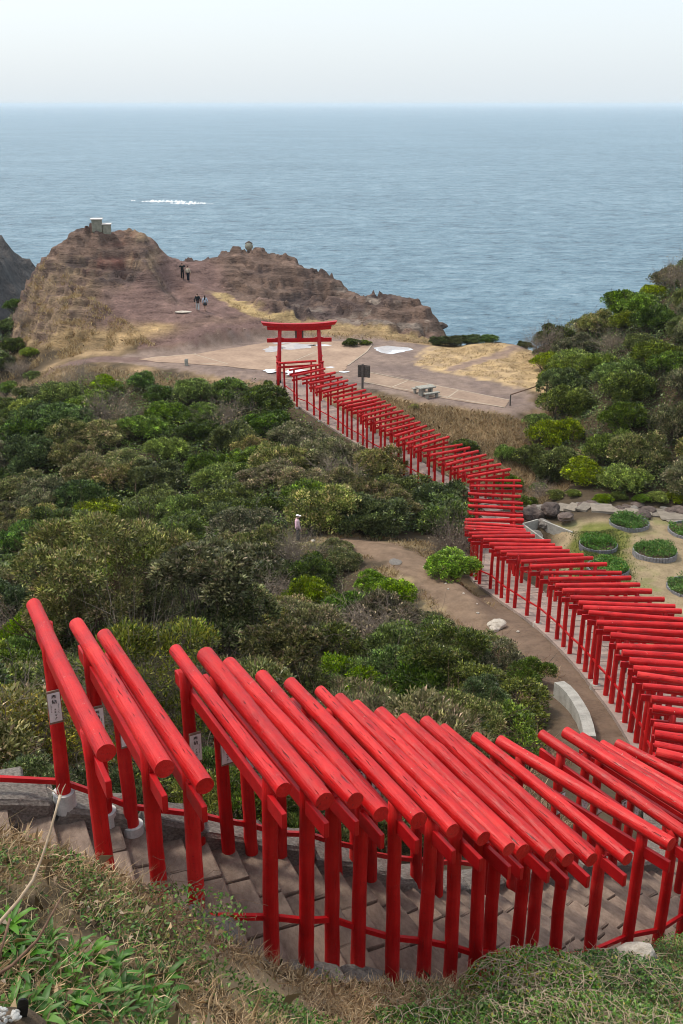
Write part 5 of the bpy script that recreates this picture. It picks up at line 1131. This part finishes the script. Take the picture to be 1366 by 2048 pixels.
# curved concrete retaining wall beside the middle gates
cw = [pix(a, b, 17.4) for a, b in ((1118, 1366), (1130, 1380), (1143, 1400), (1155, 1425), (1165, 1450), (1172, 1480), (1176, 1510))]
bm = bmesh.new(); rings = []
for k, (x, y) in enumerate(cw):
    a = cw[max(k - 1, 0)]; b = cw[min(k + 1, len(cw) - 1)]; d = Vector((b[0] - a[0], b[1] - a[1], 0)).normalized(); n_ = Vector((-d.y, d.x, 0)); zt = CAMZ - 17.35 + 0.10 * k
    rings.append([bm.verts.new((x + n_.x * o_, y + n_.y * o_, z_)) for o_, z_ in ((-0.17, zt - 2.4), (0.17, zt - 2.4), (0.17, zt), (-0.17, zt))])
for a, b in zip(rings[:-1], rings[1:]):
    for k in range(4): bm.faces.new((a[k], a[(k + 1) % 4], b[(k + 1) % 4], b[k]))
bm.faces.new(rings[0]); bm.faces.new(rings[-1][::-1]); bmesh.ops.recalc_face_normals(bm, faces=bm.faces[:])
tag(mesh_obj('retaining_wall', bm_mesh('retaining_wall', bm, M['concrete_pale'])), 'curved pale concrete retaining wall left of the middle gates', 'wall')
for i, (a, b, D0, s, sz, lb) in enumerate([(996, 1256, 20.4, 0.62, 0.42, 'white boulder at the edge of the dirt path'), (988, 1262, 20.4, 0.4, 0.28, 'smaller pale stone leaning on the white boulder'), (792, 1126, 21.9, 0.6, 0.05, 'flat yellowish stone set in the dirt path'), (713, 1396, 17.2, 0.5, 0.45, 'pale grey rock showing behind the foreground logs'), (700, 1392, 17.2, 0.3, 0.3, 'small pale rock beside the grey rock behind the logs'), (626, 1086, 22.2, 0.22, 0.3, 'small stone block on the path beside the hatted person')]):
    x, y = cast(a, b) if i not in (3, 4) else pix(a, b, D0)
    o = mesh_obj('boulder', rocks_me['kerb_grey' if i == 2 else 'pale_stone'][i % 4], None, None, (x, y, hz(x, y) + sz * 0.3)); o.scale = (s * 1.2, s, sz * 1.2); o.rotation_euler = (0, 0, i); tag(o, lb, 'rock')
r = random.Random(3)
for i in range(9):
    x, y = [(5.0, 44.6), (5.6, 42.8), (4.7, 45.6), (5.9, 41.3), (5.2, 43.6), (6.6, 38.8), (4.2, 47.2), (6.2, 40.2), (7.1, 37.6)][i]; s = r.uniform(0.08, 0.16); x += r.uniform(-.3, .3)
    o = mesh_obj('stone', rocks_me['pale_stone'][i % 4], None, None, (x, y, hz(x, y) + s * 0.2)); o.scale = (s, s, s * 0.7); tag(o, 'pale pebble-sized stone scattered on the dirt path', 'stone', 'pebbles on the dirt path')
# rough grey rocks where the bank meets the steps
for i, (px, py, Y, s, lb) in enumerate([(432, 1862, 7.95, 0.36, 'grey rock at the bank edge beside the fourth foreground gate'), (392, 1830, 7.8, 0.26, 'smaller grey rock on the bank above the steps'), (478, 1900, 8.0, 0.30, 'grey rock at the foot of the bank beside the steps'), (1265, 1905, 9.75, 0.40, 'pale rock at the kerb below the right foreground gates'), (1290, 1925, 9.7, 0.30, 'dark rock beside the pale one at the right kerb')]):
    p = rp(px, py, Y); g = hz(p.x, p.y); o = mesh_obj('rock', rocks_me['kerb_grey' if i != 3 else 'pale_stone'][i % 4], None, None, (p.x, p.y, max(p.z - s * 0.15, g))); o.scale = (s * 1.2, s, s * 0.9); o.rotation_euler = (0.2, 0.3, i); tag(o, lb, 'rock')
gk = rp(8, 1612, 10.4); kb = mesh_obj('kerb_stone', jitter_box('kerb_stone', M['kerb_grey'], 0.03, 0.05, 77), None, None, tuple(gk)); kb.scale = (0.5, 0.5, 0.75); kb.rotation_euler = (0, 0, 0.3); tag(kb, 'pale grey kerb stone at the left picture edge beside the handrail', 'stone')

# ------------------------------------------------------------------ people
LC = bpy.context.view_layer.layer_collection.children[COL.name]; LC.exclude = True      # keeps the figures' surface evaluation quick
def skin_mesh(name, V, E, Rd, mat, sub=1):
    me = bpy.data.meshes.new('tmp'); me.from_pydata(V, E, []); o = bpy.data.objects.new('tmp', me); sc.collection.objects.link(o)
    md = o.modifiers.new('skin', 'SKIN'); md.use_smooth_shade = True
    for i, q in enumerate(Rd): me.skin_vertices[0].data[i].radius = (q, q) if not hasattr(q, '__len__') else q
    me.skin_vertices[0].data[0].use_root = True
    s_ = o.modifiers.new('sub', 'SUBSURF'); s_.levels = sub; s_.render_levels = sub
    dg = bpy.context.evaluated_depsgraph_get(); m2 = bpy.data.meshes.new_from_object(o.evaluated_get(dg)); m2.name = name
    bpy.data.objects.remove(o); bpy.data.meshes.remove(me); m2.materials.clear(); m2.materials.append(mat); return m2
def cloth(name, c):
    if name not in M:
        t = NT(name); M[name] = t.set(t.ramp(t.noise(t.coord(), 9, 4), [(0.3, tuple(q * 0.8 for q in c)), (0.7, tuple(min(q * 1.15, 1) for q in c))]), 0.85, 0.2)
    return M[name]
skin_c = cloth('skin', (0.48, 0.30, 0.22)); hair_c = cloth('hair', (0.012, 0.009, 0.008)); shoe_c = cloth('shoe', (0.02, 0.018, 0.018))
def person(x, y, rz, label, H=1.70, stride=0.16, top=(0.02, 0.03, 0.04), legs=(0.3, 0.3, 0.3), long_hair=False, skirt=False, cap=None, arm_up=False, bag=None, apron=None, z=None):
    s = H / 1.70; e = thing('person', label, 'person', (x, y, hz(x, y) if z is None else z), rz, 'visitors')
    hipL, hipR = (-0.09, 0, 0.90), (0.09, 0, 0.90)
    kL, kR = (-0.10, stride * 0.45, 0.49), (0.10, -stride * 0.25, 0.49); aL, aR = (-0.10, stride, 0.08), (0.10, -stride, 0.10)
    sh = 1.41; eL, eR = (-0.27, -0.05 - stride * .3, 1.13), (0.27, -0.02 + stride * .3, 1.13); wL, wR = (-0.27, 0.05 - stride * .5, 0.88), (0.27, 0.08 + stride * .4, 0.88)
    if arm_up: eL = (-0.34, 0.02, 1.28); wL = (-0.16, 0.12, 1.50); eR = (0.36, 0.03, 1.32); wR = (0.18, 0.13, 1.52)
    V = [(0, 0, 0.95), (0, 0, 1.15), (0, -0.01, 1.36), (0, 0, 1.47), (0, 0.02, 1.56), (0, 0.02, 1.66), (-0.17, 0, sh), eL, wL, (wL[0], wL[1] + 0.04, wL[2] - 0.10), (0.17, 0, sh), eR, wR, (wR[0], wR[1] + 0.04, wR[2] - 0.10), hipL, kL, aL, (aL[0], aL[1] + 0.13, 0.04), hipR, kR, aR, (aR[0], aR[1] + 0.13, 0.04)]
    E = [(0, 1), (1, 2), (2, 3), (3, 4), (4, 5), (2, 6), (6, 7), (7, 8), (8, 9), (2, 10), (10, 11), (11, 12), (12, 13), (0, 14), (14, 15), (15, 16), (16, 17), (0, 18), (18, 19), (19, 20), (20, 21)]
    Rd = [(0.14, 0.10), (0.125, 0.09), (0.15, 0.10), 0.055, (0.075, 0.09), (0.07, 0.085), 0.06, 0.043, 0.032, (0.04, 0.02), 0.06, 0.043, 0.032, (0.04, 0.02), 0.085, 0.058, 0.04, 0.035, 0.085, 0.058, 0.04, 0.035]
    part(e, 'body', skin_mesh('body', V, E, Rd, skin_c), scale=(s, s, s))
    for sg_ in (-1, 1):
        ww = wL if sg_ < 0 else wR
        for k in range(4): part(e, 'finger', tube_mesh('finger', [(ww[0] - 0.03 + 0.02 * k, ww[1] + 0.05, ww[2] - 0.09), (ww[0] - 0.03 + 0.02 * k, ww[1] + 0.07, ww[2] - 0.15 - 0.008 * (k % 3)), (ww[0] - 0.03 + 0.02 * k, ww[1] + 0.09, ww[2] - 0.18)], [0.009, 0.009, 0.007], skin_c, 6), scale=(s, s, s))
        part(e, 'thumb', tube_mesh('thumb', [(ww[0] - sg_ * 0.035, ww[1] + 0.04, ww[2] - 0.06), (ww[0] - sg_ * 0.055, ww[1] + 0.075, ww[2] - 0.11)], [0.010, 0.008], skin_c, 6), scale=(s, s, s))
    tv = [V[i] for i in (0, 1, 2, 6, 7, 8, 10, 11, 12)]; te = [(0, 1), (1, 2), (2, 3), (3, 4), (4, 5), (2, 6), (6, 7), (7, 8)]
    part(e, 'jacket', skin_mesh('jacket', [(0, 0, 0.84)] + tv[1:], te, [(0.185, 0.135), (0.165, 0.12), (0.185, 0.13), 0.085, 0.065, 0.052, 0.085, 0.065, 0.052], cloth(label[:20] + ' jacket', top)), scale=(s, s, s))
    if skirt:
        part(e, 'skirt', tube_mesh('skirt', [(0, 0, 0.98), (0, 0, 0.80), (0, 0, 0.66)], [0.16, 0.20, 0.235], cloth(label[:20] + ' skirt', legs), 18), scale=(s, s, s))
    else:
        part(e, 'trousers', skin_mesh('trousers', [V[i] for i in (0, 14, 15, 16, 18, 19, 20)], [(0, 1), (1, 2), (2, 3), (0, 4), (4, 5), (5, 6)], [(0.15, 0.115), 0.105, 0.085, 0.075, 0.105, 0.085, 0.075], cloth(label[:20] + ' trousers', legs)), scale=(s, s, s))
    for a in (aL, aR): part(e, 'shoe', skin_mesh('shoe', [(a[0], a[1] - 0.05, 0.05), (a[0], a[1] + 0.05, 0.05), (a[0], a[1] + 0.16, 0.035)], [(0, 1), (1, 2)], [0.052, 0.052, 0.042], shoe_c), scale=(s, s, s))
    hv = [(0, 0.0, 1.60), (0, -0.02, 1.66), (0, 0.01, 1.70)]; hr_ = [(0.085, 0.09), (0.092, 0.10), 0.07]
    if long_hair: hv = [(0, -0.05, 1.18), (0, -0.07, 1.35), (0, -0.04, 1.52)] + hv; hr_ = [0.06, 0.095, 0.085] + hr_
    part(e, 'hair', skin_mesh('hair', hv, [(i, i + 1) for i in range(len(hv) - 1)], hr_, hair_c), scale=(s, s, s))
    for dx in (-0.03, 0.03): part(e, 'eye', tube_mesh('eye', [(dx, 0.095, 1.595), (dx, 0.108, 1.595)], [0.012, 0.010], hair_c, 6), scale=(s, s, s))
    part(e, 'nose', tube_mesh('nose', [(0, 0.10, 1.59), (0, 0.125, 1.56)], [0.008, 0.016], skin_c, 6), scale=(s, s, s)); part(e, 'mouth', tube_mesh('mouth', [(-0.022, 0.098, 1.53), (0.022, 0.098, 1.53)], 0.007, cloth('lip', (0.35, 0.12, 0.10)), 6), scale=(s, s, s))
    if cap:
        c_ = part(e, 'cap', skin_mesh('cap', [(0, 0.0, 1.63), (0, 0, 1.69), (0, 0, 1.73)], [(0, 1), (1, 2)], [0.115, 0.118, 0.08], cloth(label[:20] + ' cap', cap)), scale=(s, s, s))
        part(c_, 'peak', box_mesh('peak', (0, 0.14, 1.64), (0.17, 0.13, 0.02), M[label[:20] + ' cap'], 0.008))
    if bag: part(e, 'bag', box_mesh('bag', bag[1], bag[2], cloth(label[:20] + ' bag', bag[0]), 0.05), scale=(s, s, s))
    if apron: part(e, 'vest', skin_mesh('vest', [(0, -0.03, 0.72), (0, -0.03, 1.05), (0, -0.02, 1.38), (0, -0.01, 1.47)], [(0, 1), (1, 2), (2, 3)], [(0.25, 0.16), (0.20, 0.15), (0.18, 0.14), 0.09], cloth(label[:20] + ' vest', apron)), scale=(s, s, s))
    return e
x, y = cast(396, 623); x2, y2 = cast(411, 624)
person(x, y, R(8), 'person in black jacket and pale grey trousers with a brown bag, walking uphill', 1.76, 0.17, (0.012, 0.018, 0.022), (0.42, 0.44, 0.44), bag=((0.06, 0.03, 0.025), (0.02, -0.16, 0.92), (0.26, 0.12, 0.26)))
person(x2, y2, R(-8), 'person with long dark hair in a pale blue-grey coat walking uphill', 1.62, 0.20, (0.42, 0.48, 0.56), (0.03, 0.035, 0.04), long_hair=True, skirt=True)
x, y = cast(371, 562)
for dx, kw in ((-0.30, dict(label='person in black with raised arms standing on the upper track', H=1.72, stride=0.05, top=(0.012, 0.014, 0.016), legs=(0.012, 0.013, 0.016), arm_up=True)), (0.32, dict(label='person in cream top and navy trousers on the upper track', H=1.66, stride=0.06, top=(0.52, 0.44, 0.34), legs=(0.012, 0.020, 0.035), bag=((0.55, 0.48, 0.38), (0, -0.17, 1.2), (0.28, 0.14, 0.40))))):
    person(x + dx, y, R(10 if dx < 0 else -20), **kw)
x, y = cast(596, 1086)
person(x, y, R(-75), 'person in white cap and pink vest half hidden by bushes on the dirt path', 1.62, 0.08, (0.55, 0.40, 0.44), (0.10, 0.10, 0.10), cap=(0.90, 0.84, 0.84), apron=(0.85, 0.55, 0.64))

LC.exclude = False
# ------------------------------------------------------------------ the foreground bank
FB = [(-4.6, 4.6), (-3.6, 7.9), (-2.35, 8.3), (-1.5, 8.6), (-0.4, 8.7), (0.6, 8.9), (1.8, 9.5), (3.0, 10.2), (4.6, 11.0), (6.5, 11.4), (6.5, 5), (0, 4.6)]
def fpts(n, seed, f=None):
    x, y = poly_points(FB, n, seed); k = path_near(x, y)[0] > 1.42
    x, y = x[k], y[k]
    if f is not None: k = f(x, y); x, y = x[k], y[k]
    return x, y
r = np.random.default_rng(71)
# matted straw, thickest along the rim of the bank, with upright stalks and green ground cover
def rim(x, y): return 1 - np.clip((path_near(x, y)[0] - 1.3) / 1.3, 0, 1)
def left(x): return smooth01(0.2, -0.9, x)
x, y = fpts(150000, 71, lambda x, y: (fbm(x * 1.3, y * 1.3, 71, 3) + (0.35 + 0.75 * left(x)) * rim(x, y) + r.normal(size=len(x)) * 0.35) > 0.02)
blades('dry_grass', x, y, 0.17, 0.0038, M['grass_brown'], 'tangle of withered brown grass along the rim of the foreground bank', 'grass', 72, 1.5, height(x, y) + r.random(len(x)) * 0.10)
x, y = fpts(70000, 73, lambda x, y: (fbm(x * 1.6, y * 1.6, 73, 3) + 0.25 * left(x) + r.normal(size=len(x)) * 0.3) > 0.25)
blades('dry_grass', x, y, 0.24, 0.0026, M['grass_dry'], 'thin straw stalks standing on the foreground bank', 'grass', 74, 0.8)
x, y = fpts(190000, 75, lambda x, y: (fbm(x * 0.9, y * 0.9, 75, 3) + r.normal(size=len(x)) * 0.2 - 0.75 * rim(x, y) * left(x) + 0.25 * (1 - left(x))) > -0.05)
m = len(x); z = height(x, y) + 0.035 + r.random(m) ** 1.3 * (0.10 + 0.10 * (1 - left(x)) * np.clip(0.6 + fbm(x * 2, y * 2, 3, 2), 0, 1.4))
V, F_ = leaf_quads(np.stack([x, y, z], -1), np.stack([r.normal(size=m), r.normal(size=m), r.random(m) * 0.9 + 0.1], -1), r.uniform(0.02, 0.055, m), r.uniform(0.007, 0.016, m), r)
tag(mesh_obj('ground_cover', np_mesh('ground_cover', V, F_, [M['weed_green'], M['leaf_dark']], False, (r.random(m) < 0.45).astype(int), r.uniform(0.6, 1.5, m))), 'small green ground cover on the foreground bank', 'plant', kind='stuff')
x, y = fpts(4200, 77); m = len(x); z = height(x, y) + r.random(m) * 0.10 + 0.02
V, F_ = leaf_quads(np.stack([x, y, z], -1), np.stack([r.normal(size=m), r.normal(size=m), r.normal(size=m) * 0.5], -1), r.uniform(0.03, 0.085, m), r.uniform(0.008, 0.020, m), r, 0.3)
tag(mesh_obj('leaf_litter', np_mesh('leaf_litter', V, F_, M['leaf_litter'])), 'curled dead leaves lying among the weeds of the bank', 'leaves', kind='stuff')
# strap-leaved weeds at the lower left
def strap_rosette(seed, n=15, L=0.20):
    q = np.random.default_rng(seed); V = []; F_ = []
    for k in range(n):
        a = q.uniform(0, 6.283); l = L * q.uniform(0.6, 1.25); el = q.uniform(0.5, 1.25); w_ = l * q.uniform(0.075, 0.11); p = np.zeros(3); i0 = len(V)
        hd = np.array([math.cos(a), math.sin(a), 0]); sd = np.array([-math.sin(a), math.cos(a), 0])
        for j in range(6):
            ww = w_ * math.sin(math.pi * (0.12 + 0.85 * j / 5)) ** 0.8; V += [p - sd * ww, p + np.array([0, 0, -ww * 0.35]), p + sd * ww]
            e2 = el - j * q.uniform(0.22, 0.38); p = p + (hd * math.cos(e2) + np.array([0, 0, math.sin(e2)])) * l / 5
        for j in range(5):
            for g in range(2): F_.append((i0 + j * 3 + g, i0 + j * 3 + g + 1, i0 + j * 3 + 4 + g, i0 + j * 3 + 3 + g))
    return np_mesh('leafy_weed', np.array(V), np.array(F_), M['weed_green'], True)
ros = [strap_rosette(i) for i in range(5)]
spots = []; q = np.random.default_rng(5)
a = q.uniform(20, 330, 1500); b = q.uniform(1850, 2048, 1500); k = b > 1850 + 0.35 * a; a, b = a[k], b[k]; D0 = np.full(a.shape, 5.6)
for _ in range(6):
    kk = D0 / (math.sin(PITCH) + (b - 1024) / 2050 * math.cos(PITCH)); X = (a - 683) / 2050 * kk; Y = (math.cos(PITCH) - (b - 1024) / 2050 * math.sin(PITCH)) * kk; D0 = CAMZ - height(X, Y)
for x, y in zip(X, Y):
    if len(spots) < 60 and all((x - u) ** 2 + (y - v_) ** 2 > 0.014 for u, v_ in spots): spots.append((float(x), float(y)))
for i, (x, y) in enumerate(spots):
    o = mesh_obj('leafy_weed', ros[i % 5], None, None, (x, y, hz(x, y))); o.rotation_euler = (0, 0, i * 1.1); o.scale = (random.uniform(0.75, 1.25),) * 3
    tag(o, 'bright green strap-leaved weed in the patch at the lower left corner', 'plant', 'strap-leaved weeds in the lower left corner')
# vine thicket bulging up at the lower right
def vines(name, c, rad, n, seed, mat, label, leaves=2600):
    q = np.random.default_rng(seed); e = thing(name, label, 'vine thicket', (c[0], c[1], hz(c[0], c[1])))
    bm = bmesh.new()
    for k in range(n):
        a = q.uniform(0, 6.283); p = Vector((math.cos(a) * rad[0] * q.uniform(0.1, 0.95), math.sin(a) * rad[1] * q.uniform(0.1, 0.95), 0)); pz = rad[2] * math.sqrt(max(0.05, 1 - (p.x / rad[0]) ** 2 - (p.y / rad[1]) ** 2)); p.z = pz * q.uniform(0.6, 1.0)
        d = Vector((q.normal(), q.normal(), q.normal() * 0.35)).normalized(); pts = [p.copy()]
        for _ in range(7):
            d = (d + Vector((q.normal(), q.normal(), q.normal() * 0.5)) * 0.45).normalized(); p = p + d * q.uniform(0.05, 0.10)
            lim = rad[2] * math.sqrt(max(0.02, 1 - min(0.98, (p.x / rad[0]) ** 2 + (p.y / rad[1]) ** 2))) + 0.06
            if p.z > lim: p.z = lim
            pts.append(p.copy())
        r0 = q.uniform(0.0022, 0.0062); add_tube(bm, pts, [r0 * (1 - 0.09 * j) for j in range(8)], 4)
    o = part(e, 'vines', bm_mesh('vines', bm, mat)); o['kind'] = 'stuff'
    a = q.uniform(0, 6.283, leaves); rr_ = np.sqrt(q.random(leaves)) * 0.98; X = np.cos(a) * rr_ * rad[0]; Y = np.sin(a) * rr_ * rad[1]; Z = rad[2] * np.sqrt(np.maximum(0.02, 1 - rr_ ** 2)) * q.uniform(0.55, 1.03, leaves) + 0.02
    V, F_ = leaf_quads(np.stack([X, Y, Z], -1), np.stack([q.normal(size=leaves), q.normal(size=leaves), q.random(leaves) * 0.9], -1), q.uniform(0.03, 0.065, leaves), q.uniform(0.008, 0.016, leaves), q)
    mi = np.where(q.random(leaves) < 0.10, 1, np.where(q.random(leaves) < 0.3, 2, 0))
    o = part(e, 'foliage', np_mesh('foliage', V, F_, [M['weed_green'], M['leaf_yellow'], M['leaf_dark']], False, mi, q.uniform(0.6, 1.5, leaves))); o['kind'] = 'stuff'
for c, rad, n, lb in [((2.15, 8.75), (0.85, 0.55, 0.60), 330, 'tall mound of tangled grey vines with green and yellow leaves at lower right'), ((3.2, 9.2), (0.95, 0.55, 0.40), 260, 'vine mound below the rightmost foreground pillars'), ((2.3, 7.9), (1.5, 0.6, 0.34), 360, 'dense vine tangle at the bottom edge right of centre'), ((0.7, 7.5), (0.8, 0.5, 0.14), 170, 'low vine tangle at the bottom edge below the middle pillars'), ((-1.6, 7.0), (0.8, 0.5, 0.16), 170, 'withered vines on the bank above the strap-leaved weeds')]:
    vines('vine_thicket', c, rad, n, int(c[0] * 100) % 97 + 3, M['stalk_pale'] if c[0] > 0 else M['twig_brown'], lb, 3200 if c[0] > 0 else 900)
# dead stalks rising at the left edge
def stalk(pts, rads, label, forks=()):
    P = [rp(*p) for p in pts]; e = thing('dead_stalk', label, 'stalk', tuple(P[0]))
    part(e, 'stem', tube_mesh('stem', [tuple(p - P[0]) for p in P], rads, M['stalk_pale'] if len(pts) > 5 else M['twig_brown'], 8))
    for f in forks: part(e, 'twig', tube_mesh('twig', [tuple(rp(*p) - P[0]) for p in f], [0.004] * (len(f) - 1) + [0.0015], M['stalk_pale'], 5))
stalk([(-40, 1895, 5.2), (5, 1838, 5.3), (38, 1800, 5.4), (66, 1760, 5.5), (85, 1712, 5.6), (100, 1665, 5.7), (115, 1610, 5.8), (121, 1590, 5.85)], [0.013, 0.012, 0.011, 0.010, 0.009, 0.009, 0.008, 0.012], 'tall forked dead stalk leaning from the left edge', [[(119, 1595, 5.84), (108, 1583, 5.85), (94, 1574, 5.86)], [(121, 1592, 5.85), (126, 1578, 5.86), (131, 1568, 5.86)], [(120, 1592, 5.85), (115, 1577, 5.86), (119, 1568, 5.86)]])
stalk([(-30, 1965, 4.9), (25, 1930, 5.0), (75, 1880, 5.1), (123, 1794, 5.25)], [0.012, 0.011, 0.009, 0.006], 'brown broken twig crossing the weeds at the left edge')
stalk([(-6, 1930, 4.9), (8, 1880, 5.0), (20, 1836, 5.1)], [0.009, 0.008, 0.010], 'short pale twig stub at the left edge below the forked stalk')
# black plastic edging and gravel in the corner
c = rp(40, 2028, 4.75); bm = bmesh.new(); n = 14; front = []; back = []
for k in range(n):
    a = math.pi * k / (n - 1); xx = -0.055 * math.cos(a) * (0.4 + 0.6 * math.sin(a)); zz = 0.27 * max(0.0, math.sin(a)) ** 0.75
    front.append(bm.verts.new((xx, 0.02 * math.cos(a * 2), zz))); back.append(bm.verts.new((xx, 0.02 * math.cos(a * 2) + 0.012, zz)))
bm.faces.new(front[::-1]); bm.faces.new(back)
for k in range(n - 1): bm.faces.new((front[k], front[k + 1], back[k + 1], back[k]))
bmesh.ops.recalc_face_normals(bm, faces=bm.faces[:])
o = mesh_obj('plastic_marker', bm_mesh('plastic_marker', bm, M['black_plastic']), None, None, tuple(c + Vector((0.02, -0.05, -0.05)))); o.rotation_euler = (0.1, 0.15, 0.2); tag(o, 'black rounded plastic flap beside gravel in the lower left corner', 'marker')
peb = [lumpy_rock('pebble', M['pebble'], 50 + i, 2) for i in range(3)]; r = random.Random(8)
for i in range(26):
    p = rp(r.uniform(-12, 34), r.uniform(2016, 2052), r.uniform(4.55, 4.75)); o = mesh_obj('pebble', peb[i % 3], None, None, tuple(p)); s = r.uniform(0.022, 0.042); o.scale = (s * 1.3, s, s); o.rotation_euler = (r.uniform(0, 6), 0, r.uniform(0, 6)); tag(o, 'pale grey pebble in the gravel at the lower left corner', 'pebble', 'gravel pebbles in the corner')
gp0 = rp(8, 2040, 4.62)
o = mesh_obj('gravel_bed', lumpy_rock('gravel_bed', M['soil'], 91, 3), None, None, tuple(gp0 + Vector((-0.05, 0, -0.16)))); o.scale = (0.5, 0.4, 0.26); tag(o, 'dark gritty soil under the pebbles in the corner', kind='stuff')

# ------------------------------------------------------------------ sea haze
HAZE = 0.00008
bm = bmesh.new(); add_box(bm, (0, 19900, 26.5), (81000, 40400, 57.0))
t = NT('haze_air'); t.t.nodes.remove(t.p)
pv = t.n('ShaderNodeVolumePrincipled'); pv.inputs['Color'].default_value = (0.84, 0.93, 1.0, 1); pv.inputs['Density'].default_value = HAZE; pv.inputs['Anisotropy'].default_value = 0.0
t.l(pv.outputs[0], t.out.inputs['Volume'])
hzo = mesh_obj('haze', bm_mesh('haze', bm, t.m)); tag(hzo, 'pale sea haze in the air', kind='stuff')
